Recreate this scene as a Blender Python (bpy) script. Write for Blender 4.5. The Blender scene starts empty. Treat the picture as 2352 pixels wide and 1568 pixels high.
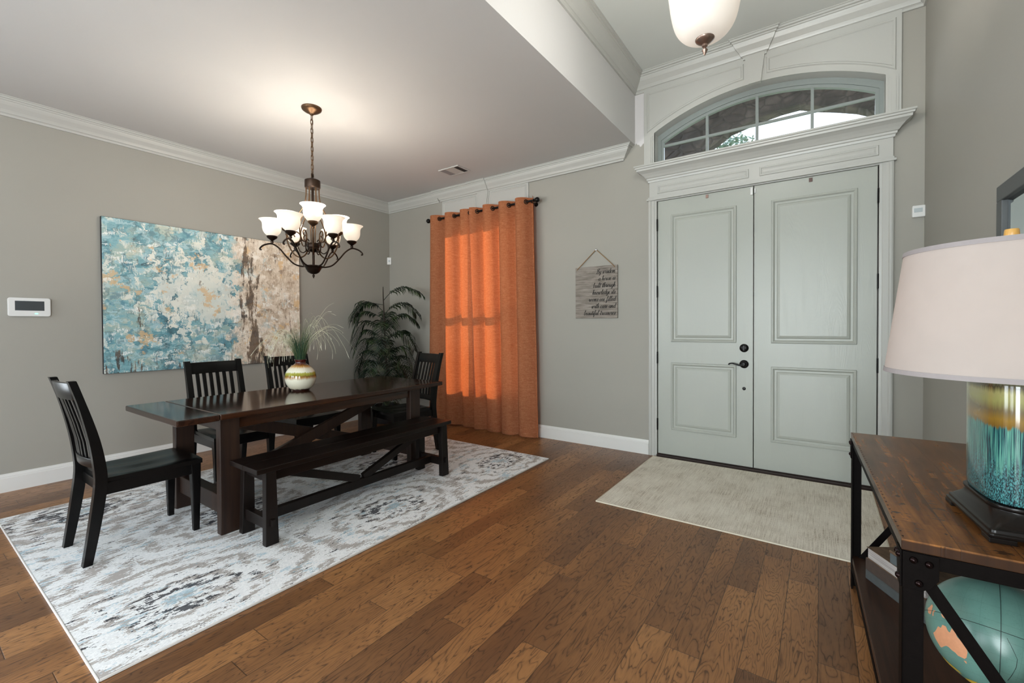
import bpy, bmesh, math, random
from mathutils import Vector, Matrix, noise as mnoise
from math import sin, cos, pi, sqrt, radians, atan2

random.seed(7)
sc = bpy.context.scene
C = sc.collection
V = Vector

# ------------------------------------------------------------------ node helper
def lin(r, g, b):
    def f(v):
        v /= 255.0
        return v / 12.92 if v <= 0.04045 else ((v + 0.055) / 1.055) ** 2.4
    return (f(r), f(g), f(b), 1.0)

class S:
    """wraps a socket so that node maths can be written as expressions"""
    def __init__(s, g, k): s.g, s.k = g, k
    def __add__(s, o): return s.g.m('ADD', s, o)
    def __radd__(s, o): return s.g.m('ADD', o, s)
    def __sub__(s, o): return s.g.m('SUBTRACT', s, o)
    def __rsub__(s, o): return s.g.m('SUBTRACT', o, s)
    def __mul__(s, o): return s.g.m('MULTIPLY', s, o)
    def __rmul__(s, o): return s.g.m('MULTIPLY', o, s)
    def __truediv__(s, o): return s.g.m('DIVIDE', s, o)

class G:
    def __init__(self, name):
        self.mat = bpy.data.materials.new(name)
        self.mat.use_nodes = True
        self.nt = self.mat.node_tree
        self.nt.nodes.clear()
        self.out = self.nt.nodes.new('ShaderNodeOutputMaterial')
        self._co = {}
    def set(self, sock, v):
        if isinstance(v, S): self.nt.links.new(v.k, sock)
        elif v is not None: sock.default_value = v
    def m(self, op, a, b=None, c=None, clamp=False):
        n = self.nt.nodes.new('ShaderNodeMath'); n.operation = op; n.use_clamp = clamp
        self.set(n.inputs[0], a)
        if b is not None: self.set(n.inputs[1], b)
        if c is not None: self.set(n.inputs[2], c)
        return S(self, n.outputs[0])
    def sat(self, a): return self.m('ADD', a, 0.0, clamp=True)
    def step(self, a, lo, hi):
        n = self.nt.nodes.new('ShaderNodeMapRange'); n.interpolation_type = 'SMOOTHSTEP'
        self.set(n.inputs[0], a); n.inputs[1].default_value = lo; n.inputs[2].default_value = hi
        return S(self, n.outputs[0])
    def co(self, kind='Object'):
        if kind not in self._co:
            n = self.nt.nodes.new('ShaderNodeTexCoord'); self._co[kind] = S(self, n.outputs[kind])
        return self._co[kind]
    def pos(self):
        if 'pos' not in self._co:
            n = self.nt.nodes.new('ShaderNodeNewGeometry'); self._co['pos'] = S(self, n.outputs['Position'])
        return self._co['pos']
    def xyz(self, v):
        n = self.nt.nodes.new('ShaderNodeSeparateXYZ'); self.set(n.inputs[0], v)
        return [S(self, n.outputs[i]) for i in range(3)]
    def vec(self, x=0.0, y=0.0, z=0.0):
        n = self.nt.nodes.new('ShaderNodeCombineXYZ')
        for i, q in enumerate((x, y, z)): self.set(n.inputs[i], q)
        return S(self, n.outputs[0])
    def noise(self, v, scale=5.0, detail=2.0, rough=0.5, dist=0.0):
        n = self.nt.nodes.new('ShaderNodeTexNoise')
        self.set(n.inputs['Vector'], v); n.inputs['Scale'].default_value = scale
        n.inputs['Detail'].default_value = detail; n.inputs['Roughness'].default_value = rough
        n.inputs['Distortion'].default_value = dist
        return S(self, n.outputs['Fac'])
    def white(self, v):
        n = self.nt.nodes.new('ShaderNodeTexWhiteNoise'); n.noise_dimensions = '3D'
        self.set(n.inputs['Vector'], v)
        return S(self, n.outputs['Value'])
    def voro(self, v, scale, feature='F1', rnd=1.0):
        n = self.nt.nodes.new('ShaderNodeTexVoronoi'); n.feature = feature
        self.set(n.inputs['Vector'], v); n.inputs['Scale'].default_value = scale
        n.inputs['Randomness'].default_value = rnd
        return S(self, n.outputs['Distance'])
    def ramp(self, f, stops, interp='LINEAR'):
        n = self.nt.nodes.new('ShaderNodeValToRGB'); n.color_ramp.interpolation = interp
        e = n.color_ramp.elements
        while len(e) < len(stops): e.new(0.5)
        for i, (p, c) in enumerate(stops):
            e[i].position = p; e[i].color = c if len(c) == 4 else (*c, 1)
        self.set(n.inputs[0], f)
        return S(self, n.outputs[0])
    def mix(self, f, a, b, mode='MIX'):
        n = self.nt.nodes.new('ShaderNodeMix'); n.data_type = 'RGBA'; n.blend_type = mode
        self.set(n.inputs[0], f); self.set(n.inputs[6], a); self.set(n.inputs[7], b)
        return S(self, n.outputs[2])
    def bump(self, h, strength=0.3, dist=0.01):
        n = self.nt.nodes.new('ShaderNodeBump'); n.inputs['Strength'].default_value = strength
        n.inputs['Distance'].default_value = dist; self.set(n.inputs['Height'], h)
        return S(self, n.outputs[0])
    def pbsdf(self, base, rough=0.5, normal=None, **kw):
        n = self.nt.nodes.new('ShaderNodeBsdfPrincipled')
        self.set(n.inputs['Base Color'], base); self.set(n.inputs['Roughness'], rough)
        if normal is not None: self.set(n.inputs['Normal'], normal)
        for k, v in kw.items(): self.set(n.inputs[k.replace('_', ' ')], v)
        return S(self, n.outputs[0])
    def shader(self, kind, **kw):
        n = self.nt.nodes.new('ShaderNodeBsdf' + kind)
        for k, v in kw.items(): self.set(n.inputs[k], v)
        return S(self, n.outputs[0])
    def mixs(self, f, a, b):
        n = self.nt.nodes.new('ShaderNodeMixShader')
        self.set(n.inputs[0], f); self.set(n.inputs[1], a); self.set(n.inputs[2], b)
        return S(self, n.outputs[0])
    def adds(self, a, b):
        n = self.nt.nodes.new('ShaderNodeAddShader')
        self.set(n.inputs[0], a); self.set(n.inputs[1], b)
        return S(self, n.outputs[0])
    def emit(self, col, st):
        n = self.nt.nodes.new('ShaderNodeEmission')
        self.set(n.inputs[0], col); self.set(n.inputs[1], st)
        return S(self, n.outputs[0])
    def done(self, s):
        self.nt.links.new(s.k, self.out.inputs[0]); return self.mat

def plain(name, col, rough=0.5, vary=0.06, scale=30.0, bump=0.0, bscale=200.0, **kw):
    g = G(name)
    n = g.noise(g.co(), scale, 3)
    a = tuple(c * (1 - vary) for c in col[:3]) + (1,)
    b = tuple(min(1, c * (1 + vary)) for c in col[:3]) + (1,)
    base = g.mix(n, a, b)
    nm = g.bump(g.noise(g.co(), bscale, 2), bump, 0.002) if bump else None
    return g.done(g.pbsdf(base, rough, nm, **kw))

# ------------------------------------------------------------------ mesh helper
class MB:
    def __init__(self):
        self.v, self.f, self.s = [], [], []
    def add(self, vs, fs, smooth=False, M=None):
        o = len(self.v)
        for p in vs: self.v.append(tuple(M @ V(p)) if M is not None else tuple(p))
        for f in fs:
            self.f.append([i + o for i in f]); self.s.append(smooth)
        return self
    def box(self, x0, x1, y0, y1, z0, z1, M=None):
        x0, x1 = min(x0, x1), max(x0, x1); y0, y1 = min(y0, y1), max(y0, y1); z0, z1 = min(z0, z1), max(z0, z1)
        vs = [(x0, y0, z0), (x1, y0, z0), (x1, y1, z0), (x0, y1, z0), (x0, y0, z1), (x1, y0, z1), (x1, y1, z1), (x0, y1, z1)]
        return self.add(vs, [(3, 2, 1, 0), (4, 5, 6, 7), (0, 1, 5, 4), (1, 2, 6, 5), (2, 3, 7, 6), (3, 0, 4, 7)], False, M)
    def beam(self, p, q, w, h, up=(0, 0, 1)):
        """rectangular bar from p to q; w across, h along the up direction"""
        p, q = V(p), V(q); d = (q - p).normalized(); u = V(up)
        s = d.cross(u).normalized(); u = s.cross(d).normalized()
        vs = []
        for e in (p, q):
            for a, b in ((-1, -1), (1, -1), (1, 1), (-1, 1)): vs.append(e + s * a * w / 2 + u * b * h / 2)
        return self.add(vs, [(3, 2, 1, 0), (4, 5, 6, 7), (0, 1, 5, 4), (1, 2, 6, 5), (2, 3, 7, 6), (3, 0, 4, 7)])
    def tube(self, pts, r, n=8, closed=False, cap=True):
        pts = [V(p) for p in pts]; N = len(pts)
        rr = r if isinstance(r, (list, tuple)) else [r] * N
        rings = []; prev = None
        for i in range(N):
            a = pts[(i - 1) % N] if (closed or i > 0) else pts[i]
            b = pts[(i + 1) % N] if (closed or i < N - 1) else pts[i]
            t = (b - a).normalized()
            if prev is None:
                prev = t.orthogonal().normalized()
            nrm = (prev - t * prev.dot(t))
            nrm = nrm.normalized() if nrm.length > 1e-6 else t.orthogonal().normalized()
            prev = nrm; bi = t.cross(nrm)
            rings.append([pts[i] + (nrm * cos(2 * pi * k / n) + bi * sin(2 * pi * k / n)) * rr[i] for k in range(n)])
        vs = [p for ring in rings for p in ring]; fs = []
        for i in range(N if closed else N - 1):
            j = (i + 1) % N
            for k in range(n):
                l = (k + 1) % n
                fs.append((i * n + k, i * n + l, j * n + l, j * n + k))
        if cap and not closed:
            fs.append(tuple(range(n - 1, -1, -1))); fs.append(tuple((N - 1) * n + k for k in range(n)))
        return self.add(vs, fs, True)
    def lathe(self, prof, n=32, c=(0, 0, 0), M=None, sx=1.0, sy=1.0, power=2.0):
        vs, fs = [], []
        m = len(prof)
        for r, z in prof:
            for k in range(n):
                a = 2 * pi * k / n
                ca, sa = cos(a), sin(a)
                if power != 2.0:
                    ca = math.copysign(abs(ca) ** (2 / power), ca); sa = math.copysign(abs(sa) ** (2 / power), sa)
                vs.append((c[0] + r * ca * sx, c[1] + r * sa * sy, c[2] + z))
        for i in range(m - 1):
            for k in range(n):
                l = (k + 1) % n
                fs.append((i * n + k, i * n + l, (i + 1) * n + l, (i + 1) * n + k))
        if prof[0][0] > 1e-6: fs.append(tuple(range(n - 1, -1, -1))) if prof[0][1] <= prof[-1][1] or True else None
        if prof[-1][0] > 1e-6: fs.append(tuple((m - 1) * n + k for k in range(n)))
        return self.add(vs, fs, True, M)
    def shell(self, prof, n=32, c=(0, 0, 0)):
        """lathe without end caps"""
        vs, fs = [], []; m = len(prof)
        for r, z in prof:
            for k in range(n): vs.append((c[0] + r * cos(2 * pi * k / n), c[1] + r * sin(2 * pi * k / n), c[2] + z))
        for i in range(m - 1):
            for k in range(n):
                l = (k + 1) % n; fs.append((i * n + k, i * n + l, (i + 1) * n + l, (i + 1) * n + k))
        return self.add(vs, fs, True)
    def prism(self, poly, axis, a, b, M=None):
        """extrude a 2D polygon along an axis; poly holds the two remaining coordinates in xyz order"""
        n = len(poly); vs = []
        for t in (a, b):
            for p in poly:
                q = list(p); q.insert(axis, t); vs.append(tuple(q))
        fs = [tuple(range(n - 1, -1, -1)), tuple(range(n, 2 * n))]
        for k in range(n):
            l = (k + 1) % n; fs.append((k, l, n + l, n + k))
        return self.add(vs, fs, False, M)
    def nested(self, poly, steps, fy, cap=True, M=None):
        """stepped moulding on a wall plane: poly is a ring of (x, z); steps = (inset, height); fy maps height to y"""
        n = len(poly)
        area = sum(poly[i][0] * poly[(i + 1) % n][1] - poly[(i + 1) % n][0] * poly[i][1] for i in range(n))
        if area < 0: poly = poly[::-1]
        vs, fs = [], []
        for ins, h in steps:
            for i in range(n):
                p = V(poly[i]); a = V(poly[i - 1]); b = V(poly[(i + 1) % n])
                e1 = (p - a).normalized(); e2 = (b - p).normalized()
                n1 = V((-e1.y, e1.x)); n2 = V((-e2.y, e2.x))
                mm = (n1 + n2); mm = mm / max(0.2, mm.dot(n1)) 
                q = p + mm * ins
                vs.append((q.x, fy(h), q.y))
        for s in range(len(steps) - 1):
            for i in range(n):
                j = (i + 1) % n; fs.append((s * n + i, s * n + j, (s + 1) * n + j, (s + 1) * n + i))
        if cap: fs.append(tuple((len(steps) - 1) * n + i for i in range(n)))
        return self.add(vs, fs, False, M)
    def build(self, name, mat, parent=None, origin=(0, 0, 0), bevel=0.0, split=35, subsurf=0, seg=2):
        me = bpy.data.meshes.new(name)
        o = V(origin)
        me.from_pydata([tuple(V(p) - o) for p in self.v], [], self.f)
        me.polygons.foreach_set('use_smooth', self.s)
        me.update()
        bm = bmesh.new(); bm.from_mesh(me)
        bmesh.ops.recalc_face_normals(bm, faces=bm.faces)
        bm.to_mesh(me); bm.free()
        ob = bpy.data.objects.new(name, me); C.objects.link(ob)
        ob.location = o
        if mat: me.materials.append(mat)
        if parent is not None: ob.parent = parent
        if bevel:
            md = ob.modifiers.new('bevel', 'BEVEL'); md.width = bevel; md.segments = seg; md.limit_method = 'ANGLE'
            md.angle_limit = radians(40)
        if subsurf:
            md = ob.modifiers.new('sub', 'SUBSURF'); md.levels = subsurf; md.render_levels = subsurf
        elif any(self.s):
            md = ob.modifiers.new('split', 'EDGE_SPLIT'); md.split_angle = radians(split)
        return ob

def tag(o, label, cat, group=None, kind=None):
    if label: o['label'] = label
    if cat: o['category'] = cat
    if group: o['group'] = group
    if kind: o['kind'] = kind
    return o

def thing(name, label, cat, loc=(0, 0, 0), rz=0.0, group=None):
    o = bpy.data.objects.new(name, None); C.objects.link(o)
    o.location = loc; o.rotation_euler = (0, 0, rz); o.empty_display_size = 0.1
    return tag(o, label, cat, group)

def struct(o, label, cat='wall'):
    return tag(o, label, cat, kind='structure')

def dup(root, loc, rz, label=None):
    r = root.copy(); C.objects.link(r); r.location = loc; r.rotation_euler = (0, 0, rz)
    if label: r['label'] = label
    for ch in list(root.children):
        c = ch.copy(); C.objects.link(c); c.parent = r
        for g in list(ch.children):
            d = g.copy(); C.objects.link(d); d.parent = c
    return r

def crom(pts, n=6, closed=False):
    """Catmull-Rom through points"""
    P = [V(p) for p in pts]; N = len(P); out = []
    rng = range(N) if closed else range(N - 1)
    for i in rng:
        if closed: a, b, c, d = P[i - 1], P[i], P[(i + 1) % N], P[(i + 2) % N]
        else: a, b, c, d = P[max(i - 1, 0)], P[i], P[i + 1], P[min(i + 2, N - 1)]
        for k in range(n):
            t = k / n
            out.append(0.5 * ((2 * b) + (c - a) * t + (2 * a - 5 * b + 4 * c - d) * t * t + (3 * b - a - 3 * c + d) * t ** 3))
    if not closed: out.append(P[-1])
    return out

# ------------------------------------------------------------------ materials
def paint(name, col, rough=0.6, bs=0.12):
    g = G(name)
    n = g.noise(g.pos(), 1.3, 3)
    base = g.mix(n, tuple(c * .97 for c in col[:3]) + (1,), tuple(min(1, c * 1.03) for c in col[:3]) + (1,))
    return g.done(g.pbsdf(base, rough, g.bump(g.noise(g.pos(), 160, 3), bs, 0.002)))

WALL = (0.318, 0.305, 0.268, 1)
m_wall = paint('greige_wall_paint', WALL)
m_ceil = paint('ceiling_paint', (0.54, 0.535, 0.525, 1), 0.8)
m_ceil_f = paint('foyer_ceiling_paint', (0.66, 0.68, 0.65, 1), 0.8)  # lighter, greener copy of the ceiling paint; foyer light put into the colour
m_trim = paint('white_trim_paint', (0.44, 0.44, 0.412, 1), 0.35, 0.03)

def back_wall_mat():
    g = G('greige_wall_paint_with_patch')
    x, y, z = g.xyz(g.pos())
    n = g.noise(g.pos(), 1.3, 3)
    base = g.mix(n, tuple(c * .97 for c in WALL[:3]) + (1,), tuple(c * 1.03 for c in WALL[:3]) + (1,))
    # upper strip beside the transom was rolled with the ceiling colour and ends in a ragged edge
    w = g.noise(g.vec(x * 9.0, 0.0, 3.0), 2.0, 2)
    edge = z - (w * 0.16)
    m = g.m('MULTIPLY', g.step(x, 3.686, 3.69), g.step(edge, 2.965, 2.975))
    m = g.m('MULTIPLY', m, g.m('SUBTRACT', 1.0, g.step(x, 3.79, 3.80)))
    base = g.mix(m, base, (0.60, 0.58, 0.58, 1))
    return g.done(g.pbsdf(base, 0.6, g.bump(g.noise(g.pos(), 160, 3), 0.12, 0.002)))
m_wall_back = back_wall_mat()

def wood_floor():
    g = G('hickory_plank_floor')
    x, y, z = g.xyz(g.pos())
    W = 0.122
    u = (x - 5.08) / W
    i = g.m('FLOOR', u); fu = u - i
    off = g.white(g.vec(i, 3.3, 1.7)) * 1.7
    v = (y + off) / 0.98
    j = g.m('FLOOR', v); fv = v - j
    r1 = g.white(g.vec(i, j, 0.5)); r2 = g.white(g.vec(i, j, 7.5)); r3 = g.white(g.vec(i, j, 13.5))
    # cathedral grain contours
    gx = fu * 0.125 + r1 * 7.0
    gy = y * 0.16 + r2 * 9.0
    field = g.noise(g.vec(gx * 11.0, gy * 13.0, r3 * 5.0), 1.0, 3, 0.5, 0.25)
    freq = 11.0 + r2 * 13.0
    rings = g.m('FRACT', field * freq)
    line = g.m('ABSOLUTE', rings - 0.5) * 2.0
    gapn = g.noise(g.vec(x * 60.0, y * 9.0, r1), 1.0, 2)
    dark = g.step(line, 0.75, 0.99) * g.step(gapn, 0.30, 0.56)
    soft = g.step(line, 0.0, 1.0)
    pores = g.step(g.noise(g.vec(x * 230.0, y * 14.0, r2 * 4.0), 1.0, 3, 0.6), 0.55, 0.72)
    scr = g.step(g.noise(g.vec(x * 70.0, y * 17.0, r3 * 9.0), 1.0, 4, 0.65), 0.61, 0.69)
    blot = g.noise(g.vec(x * 3.0, y * 1.1, r1 * 8.0), 1.0, 3)
    tone = g.ramp(r1 * 0.28 + blot * 0.62 + 0.05, [(0.22, lin(90, 60, 38)), (0.40, lin(120, 81, 48)), (0.58, lin(148, 102, 61)), (0.78, lin(172, 124, 78))])
    base = g.mix(soft * 0.30, tone, lin(84, 50, 28))
    base = g.mix(dark * 0.66, base, lin(42, 26, 16))
    base = g.mix(pores * 0.42, base, lin(58, 34, 19))
    base = g.mix(scr * 0.30, base, lin(42, 25, 15))
    eu = g.m('MINIMUM', fu, 1.0 - fu) * W
    ev = g.m('MINIMUM', fv, 1.0 - fv) * 0.98
    e = g.m('MINIMUM', eu, ev)
    seam = 1.0 - g.step(e, 0.0005, 0.0024)
    base = g.mix(seam * 0.7, base, lin(30, 18, 11))
    h = g.noise(g.vec(x * 20.0, y * 2.6, r1 * 5.0), 1.0, 3) * 0.5 - seam * 0.6 - dark * 0.16 - pores * 0.1
    rough = 0.30 + pores * 0.14 + dark * 0.14 + gapn * 0.08
    return g.done(g.pbsdf(base, rough, g.bump(h, 0.28, 0.004)))
m_floor = wood_floor()

def fine_wood(name, cols, rough=0.3, axis='y', sx=40.0, sl=2.2, coat=0.0, spec=0.4):
    g = G(name)
    x, y, z = g.xyz(g.co())
    if axis == 'y': vv = g.vec(x * sx, y * sl, z * sx)
    elif axis == 'x': vv = g.vec(x * sl, y * sx, z * sx)
    else: vv = g.vec(x * sx, y * sx, z * sl)
    n = g.noise(vv, 1.0, 4, 0.6, 0.2)
    base = g.ramp(n, [(0.3, cols[0]), (0.7, cols[1])])
    return g.done(g.pbsdf(base, rough, g.bump(n, 0.06, 0.002), Coat_Weight=coat, Coat_Roughness=0.12, Specular_IOR_Level=spec))

m_table = fine_wood('espresso_table_wood', (lin(28, 14, 9), lin(62, 35, 20)), 0.11, 'y', 30.0, 1.4, 0.0)
m_table_leg = fine_wood('espresso_leg_wood', (lin(26, 15, 11), lin(50, 32, 22)), 0.40, 'z', 30.0, 1.4)
m_bench = fine_wood('dark_bench_wood', (lin(12, 8, 7), lin(24, 15, 12)), 0.28, 'y', 30.0, 1.4, 0.0, 0.25)
m_bench_leg = fine_wood('dark_bench_leg_wood', (lin(13, 9, 8), lin(24, 17, 14)), 0.36, 'z', 30.0, 1.4, 0.0, 0.25)
m_chair = fine_wood('black_lacquered_wood', (lin(6, 6, 6), lin(13, 11, 11)), 0.27, 'y', 18.0, 4.0, 0.0, 0.22)

def rug_mat():
    g = G('distressed_medallion_rug')
    x0, y0, z = g.xyz(g.pos())
    KX, KY = 0.0036, 0.0066          # the weave: every knot is one colour
    kx = g.m('FLOOR', x0 / KX); ky = g.m('FLOOR', y0 / KY)
    x = kx * KX; y = ky * KY
    knot = g.white(g.vec(kx, ky, 1.0)) - 0.5
    def nz(a, b, sd, det=3, r=0.6): return g.noise(g.vec(x * a, y * b, sd), 1.0, det, r)
    dash = nz(78.0, 15.0, 0.0) - 0.5
    dash2 = nz(62.0, 12.0, 5.0) - 0.5
    dash3 = nz(70.0, 12.0, 9.0) - 0.5
    blob = nz(15.0, 6.0, 3.0) - 0.5
    blob2 = nz(13.0, 5.0, 8.0) - 0.5
    big = nz(2.6, 2.0, 13.0, 2) - 0.5
    wob = nz(7.0, 4.0, 17.0, 2) - 0.5
    # flower medallions in staggered rows
    PX, PY = 0.86, 1.26
    row = g.m('FLOOR', (x - 0.60) / PX)
    sh = g.m('FRACT', row * 0.5) * PY
    cx = (g.m('FRACT', (x - 0.60) / PX) - 0.5) * PX
    cy = (g.m('FRACT', (y + 6.695 + sh) / PY) - 0.5) * PY
    d = g.m('SQRT', g.m('POWER', cx / 0.30, 2.0) + g.m('POWER', cy / 0.42, 2.0)) + wob * 0.35
    ang = g.m('ARCTAN2', cy / 0.42, cx / 0.30)
    petal = g.m('SINE', ang * 8.0)
    ring = g.m('SINE', d * 15.0 + petal * 0.9)
    lace = g.m('SINE', d * 26.0 + g.m('SINE', ang * 16.0) * 1.2)
    inside = 1.0 - g.step(d, 0.85, 1.25)
    core = 1.0 - g.step(d, 0.08, 0.30)
    mid = (1.0 - g.step(d, 0.35, 0.72)) - core
    wall_side = 1.0 - g.step(x, 0.95, 1.9)
    tf = dash * 0.80 + blob * 0.52 + ring * 0.105 + lace * 0.085 * inside + big * 0.35 + knot * 0.13 + wall_side * 0.06
    taupe = g.step(tf, 0.05, 0.075)
    bf = dash2 * 0.8 + blob2 * 0.8 + core * 0.20 + big * -0.2 + knot * 0.15 + petal * 0.03
    blue = g.step(bf, 0.15, 0.17)
    kf = dash3 * 0.85 + (nz(20.0, 6.0, 21.0) - 0.5) * 0.75 + mid * 0.17 + lace * 0.075 * inside + knot * 0.14 + wall_side * 0.06 - core * 0.25
    dark = g.step(kf, 0.185, 0.21)
    base = g.mix(knot + 0.5, lin(222, 223, 224), lin(244, 244, 244))
    base = g.mix(taupe * 0.80, base, lin(158, 148, 141))
    base = g.mix(blue * 0.72, base, lin(164, 194, 208))
    base = g.mix(dark * 0.90, base, lin(46, 47, 54))
    pile = g.noise(g.vec(x0 * 520.0, y0 * 520.0, 0.0), 1.0, 2)
    return g.done(g.pbsdf(base, 0.95, g.bump(pile + dark * -0.4, 0.5, 0.003), Specular_IOR_Level=0.15))
m_rug = rug_mat()
m_rug_edge = plain('rug_binding', lin(212, 208, 204), 0.9, 0.05, 60)

def mat_mat():
    g = G('beige_distressed_entry_rug')
    x, y, z = g.xyz(g.pos())
    lines = g.noise(g.vec(x * 190.0, y * 5.0, 0.0), 1.0, 3, 0.6)
    dash = g.noise(g.vec(x * 260.0, y * 60.0, 3.0), 1.0, 3, 0.65)
    big = g.noise(g.vec(x * 4.2, y * 3.2, 1.0), 1.0, 4, 0.6)
    med = g.noise(g.vec(x * 14.0, y * 9.0, 6.0), 1.0, 4, 0.6)
    f = lines * 0.42 + dash * 0.33 + big * 0.28 + med * 0.14
    base = g.ramp(f, [(0.50, lin(232, 226, 213)), (0.62, lin(212, 204, 190)), (0.71, lin(176, 164, 147)), (0.80, lin(126, 110, 93))])
    pile = g.noise(g.vec(x * 420.0, y * 420.0, 0.0), 1.0, 2)
    return g.done(g.pbsdf(base, 0.95, g.bump(pile + lines * 0.8, 0.4, 0.003), Specular_IOR_Level=0.15))
m_mat = mat_mat()
m_mat_edge = plain('entry_rug_binding', lin(206, 197, 178), 0.9, 0.06, 60)

def door_paint():
    g = G('door_paint_embossed_grain')
    x, y, z = g.xyz(g.pos())
    f = g.noise(g.vec(x * 5.0, 0.0, z * 0.9), 1.0, 2, 0.5, 0.3)
    rings = g.m('SINE', f * 190.0)
    fine = g.noise(g.vec(x * 300.0, 0.0, z * 8.0), 1.0, 2)
    base = g.mix(g.noise(g.pos(), 2.0, 2), (0.37, 0.385, 0.345, 1), (0.39, 0.405, 0.365, 1))
    return g.done(g.pbsdf(base, 0.33, g.bump(rings * 0.5 + fine, 0.10, 0.0015)))
m_door = door_paint()

m_black = plain('oil_rubbed_black', lin(20, 18, 18), 0.32, 0.2, 60, Metallic=0.6)
m_dark_gap = plain('dark_threshold_bronze', lin(42, 28, 22), 0.4, 0.2, 40, Metallic=0.3)
m_white_plastic = plain('white_plastic', lin(214, 214, 212), 0.35, 0.02)
m_grey_plastic = plain('pale_grey_lens', lin(176, 184, 186), 0.3, 0.03)
m_screen = plain('dark_screen', lin(62, 67, 70), 0.22, 0.1, 4)
m_bronze = plain('antique_bronze', lin(92, 70, 50), 0.38, 0.3, 50, Metallic=0.85)
m_bronze_dark = plain('dark_bronze', lin(46, 34, 26), 0.36, 0.3, 50, Metallic=0.8)
m_iron = plain('black_iron', lin(13, 9, 8), 0.55, 0.4, 70, bump=0.12, bscale=260, Specular_IOR_Level=0.06)
m_rivet = plain('dark_rivet_steel', lin(34, 22, 22), 0.2, 0.2, 50, Metallic=0.85)
m_pot = plain('dark_woven_pot', lin(26, 24, 24), 0.6, 0.3, 60, bump=0.5, bscale=90)
m_soil = plain('potting_moss', lin(52, 42, 28), 0.95, 0.4, 60, bump=0.6, bscale=60)
m_trunk = plain('palm_trunk', lin(44, 36, 28), 0.8, 0.35, 40, bump=0.5, bscale=80)
m_rope = plain('jute_rope', lin(142, 112, 78), 0.9, 0.2, 200, bump=0.5, bscale=500)
m_ink = plain('black_ink', lin(24, 23, 22), 0.7, 0.1, 40)
m_nail = plain('silver_nail', lin(200, 202, 205), 0.25, 0.05, 40, Metallic=0.9)
m_vent = plain('vent_metal', lin(184, 182, 178), 0.5, 0.03)
m_vent_dark = plain('vent_dark_slots', lin(60, 58, 55), 0.6, 0.15, 80)

def leaf_mat():
    g = G('palm_leaf')
    n = g.noise(g.co(), 9.0, 3)
    base = g.ramp(n, [(0.3, lin(12, 22, 16)), (0.5, lin(24, 38, 26)), (0.72, lin(62, 80, 48))])
    p = g.pbsdf(base, 0.36, Specular_IOR_Level=0.18)
    t = g.shader('Translucent', Color=lin(50, 74, 36))
    return g.done(g.mixs(0.06, p, t))
m_leaf = leaf_mat()
m_blade = plain('artificial_grass_green', lin(46, 74, 52), 0.45, 0.35, 12)
def stem_mat():
    g = G('pale_grass_stem')
    x, y, z = g.xyz(g.co())
    d = g.m('SQRT', x * x + y * y)
    base = g.mix(g.step(d, 0.03, 0.16), lin(88, 102, 62), lin(206, 204, 172))
    return g.done(g.pbsdf(base, 0.5))
m_stem = stem_mat()
m_seed = plain('cream_seed_head', lin(224, 222, 202), 0.6, 0.08, 60)

def curtain_mat():
    g = G('rust_linen_curtain')
    x, y, z = g.xyz(g.pos())
    h = g.noise(g.vec(x * 60.0, y * 60.0, z * 420.0), 1.0, 3, 0.6)
    w = g.noise(g.vec(x * 420.0, y * 420.0, z * 40.0), 1.0, 3, 0.6)
    slub = g.noise(g.vec(x * 14.0, y * 14.0, z * 190.0), 1.0, 3, 0.6)
    f = h * 0.4 + w * 0.25 + slub * 0.35
    base = g.ramp(f, [(0.36, lin(122, 76, 51)), (0.5, lin(164, 106, 74)), (0.64, lin(196, 140, 104))])
    d = g.shader('Diffuse', Color=base, Normal=g.bump(f, 0.25, 0.002))
    t = g.shader('Translucent', Color=lin(240, 116, 58))
    return g.done(g.mixs(0.20, d, t))
m_curtain = curtain_mat()

def glass_mat(name, tint=(0.95, 0.97, 0.97, 1)):
    g = G(name)
    fr = g.nt.nodes.new('ShaderNodeFresnel'); fr.inputs[0].default_value = 1.45
    wisp = g.noise(g.co(), 6.0, 2)
    t = g.shader('Transparent', Color=tint)
    r = g.shader('Glossy', Color=(1, 1, 1, 1), Roughness=0.02)
    return g.done(g.mixs(S(g, fr.outputs[0]) * (0.9 + wisp * 0.1), t, r))
m_glass = glass_mat('window_glass')

def shade_mat(name, col, emit, strength, trans=0.5, gloss=0.04):
    g = G(name)
    n = g.noise(g.co(), 14.0, 4)
    base = g.mix(n, tuple(c * .9 for c in col[:3]) + (1,), col)
    d = g.shader('Diffuse', Color=base)
    t = g.shader('Translucent', Color=base)
    gl = g.shader('Glossy', Color=(1, 1, 1, 1), Roughness=0.25)
    s = g.mixs(trans, d, t)
    s = g.mixs(gloss, s, gl)
    return g.done(g.adds(s, g.emit(emit, strength)))
m_shade = shade_mat('alabaster_glass', (0.78, 0.73, 0.65, 1), (1.0, 0.88, 0.74, 1), 0.30, 0.15)
m_bowl = shade_mat('foyer_alabaster_glass', (0.80, 0.75, 0.69, 1), (1.0, 0.93, 0.84, 1), 0.22, 0.08)
m_lampshade = shade_mat('linen_lampshade', (0.60, 0.54, 0.51, 1), (1.0, 0.86, 0.76, 1), 0.06, 0.45, 0.0)
m_lamptrim = plain('lampshade_trim', lin(150, 142, 142), 0.8, 0.05, 120)
def bulb_mat():
    g = G('lit_bulb'); n = g.noise(g.co(), 4.0, 1)
    return g.done(g.emit(g.mix(n, (1, .84, .62, 1), (1, .88, .68, 1)), 6.0))
m_bulb = bulb_mat()

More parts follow.
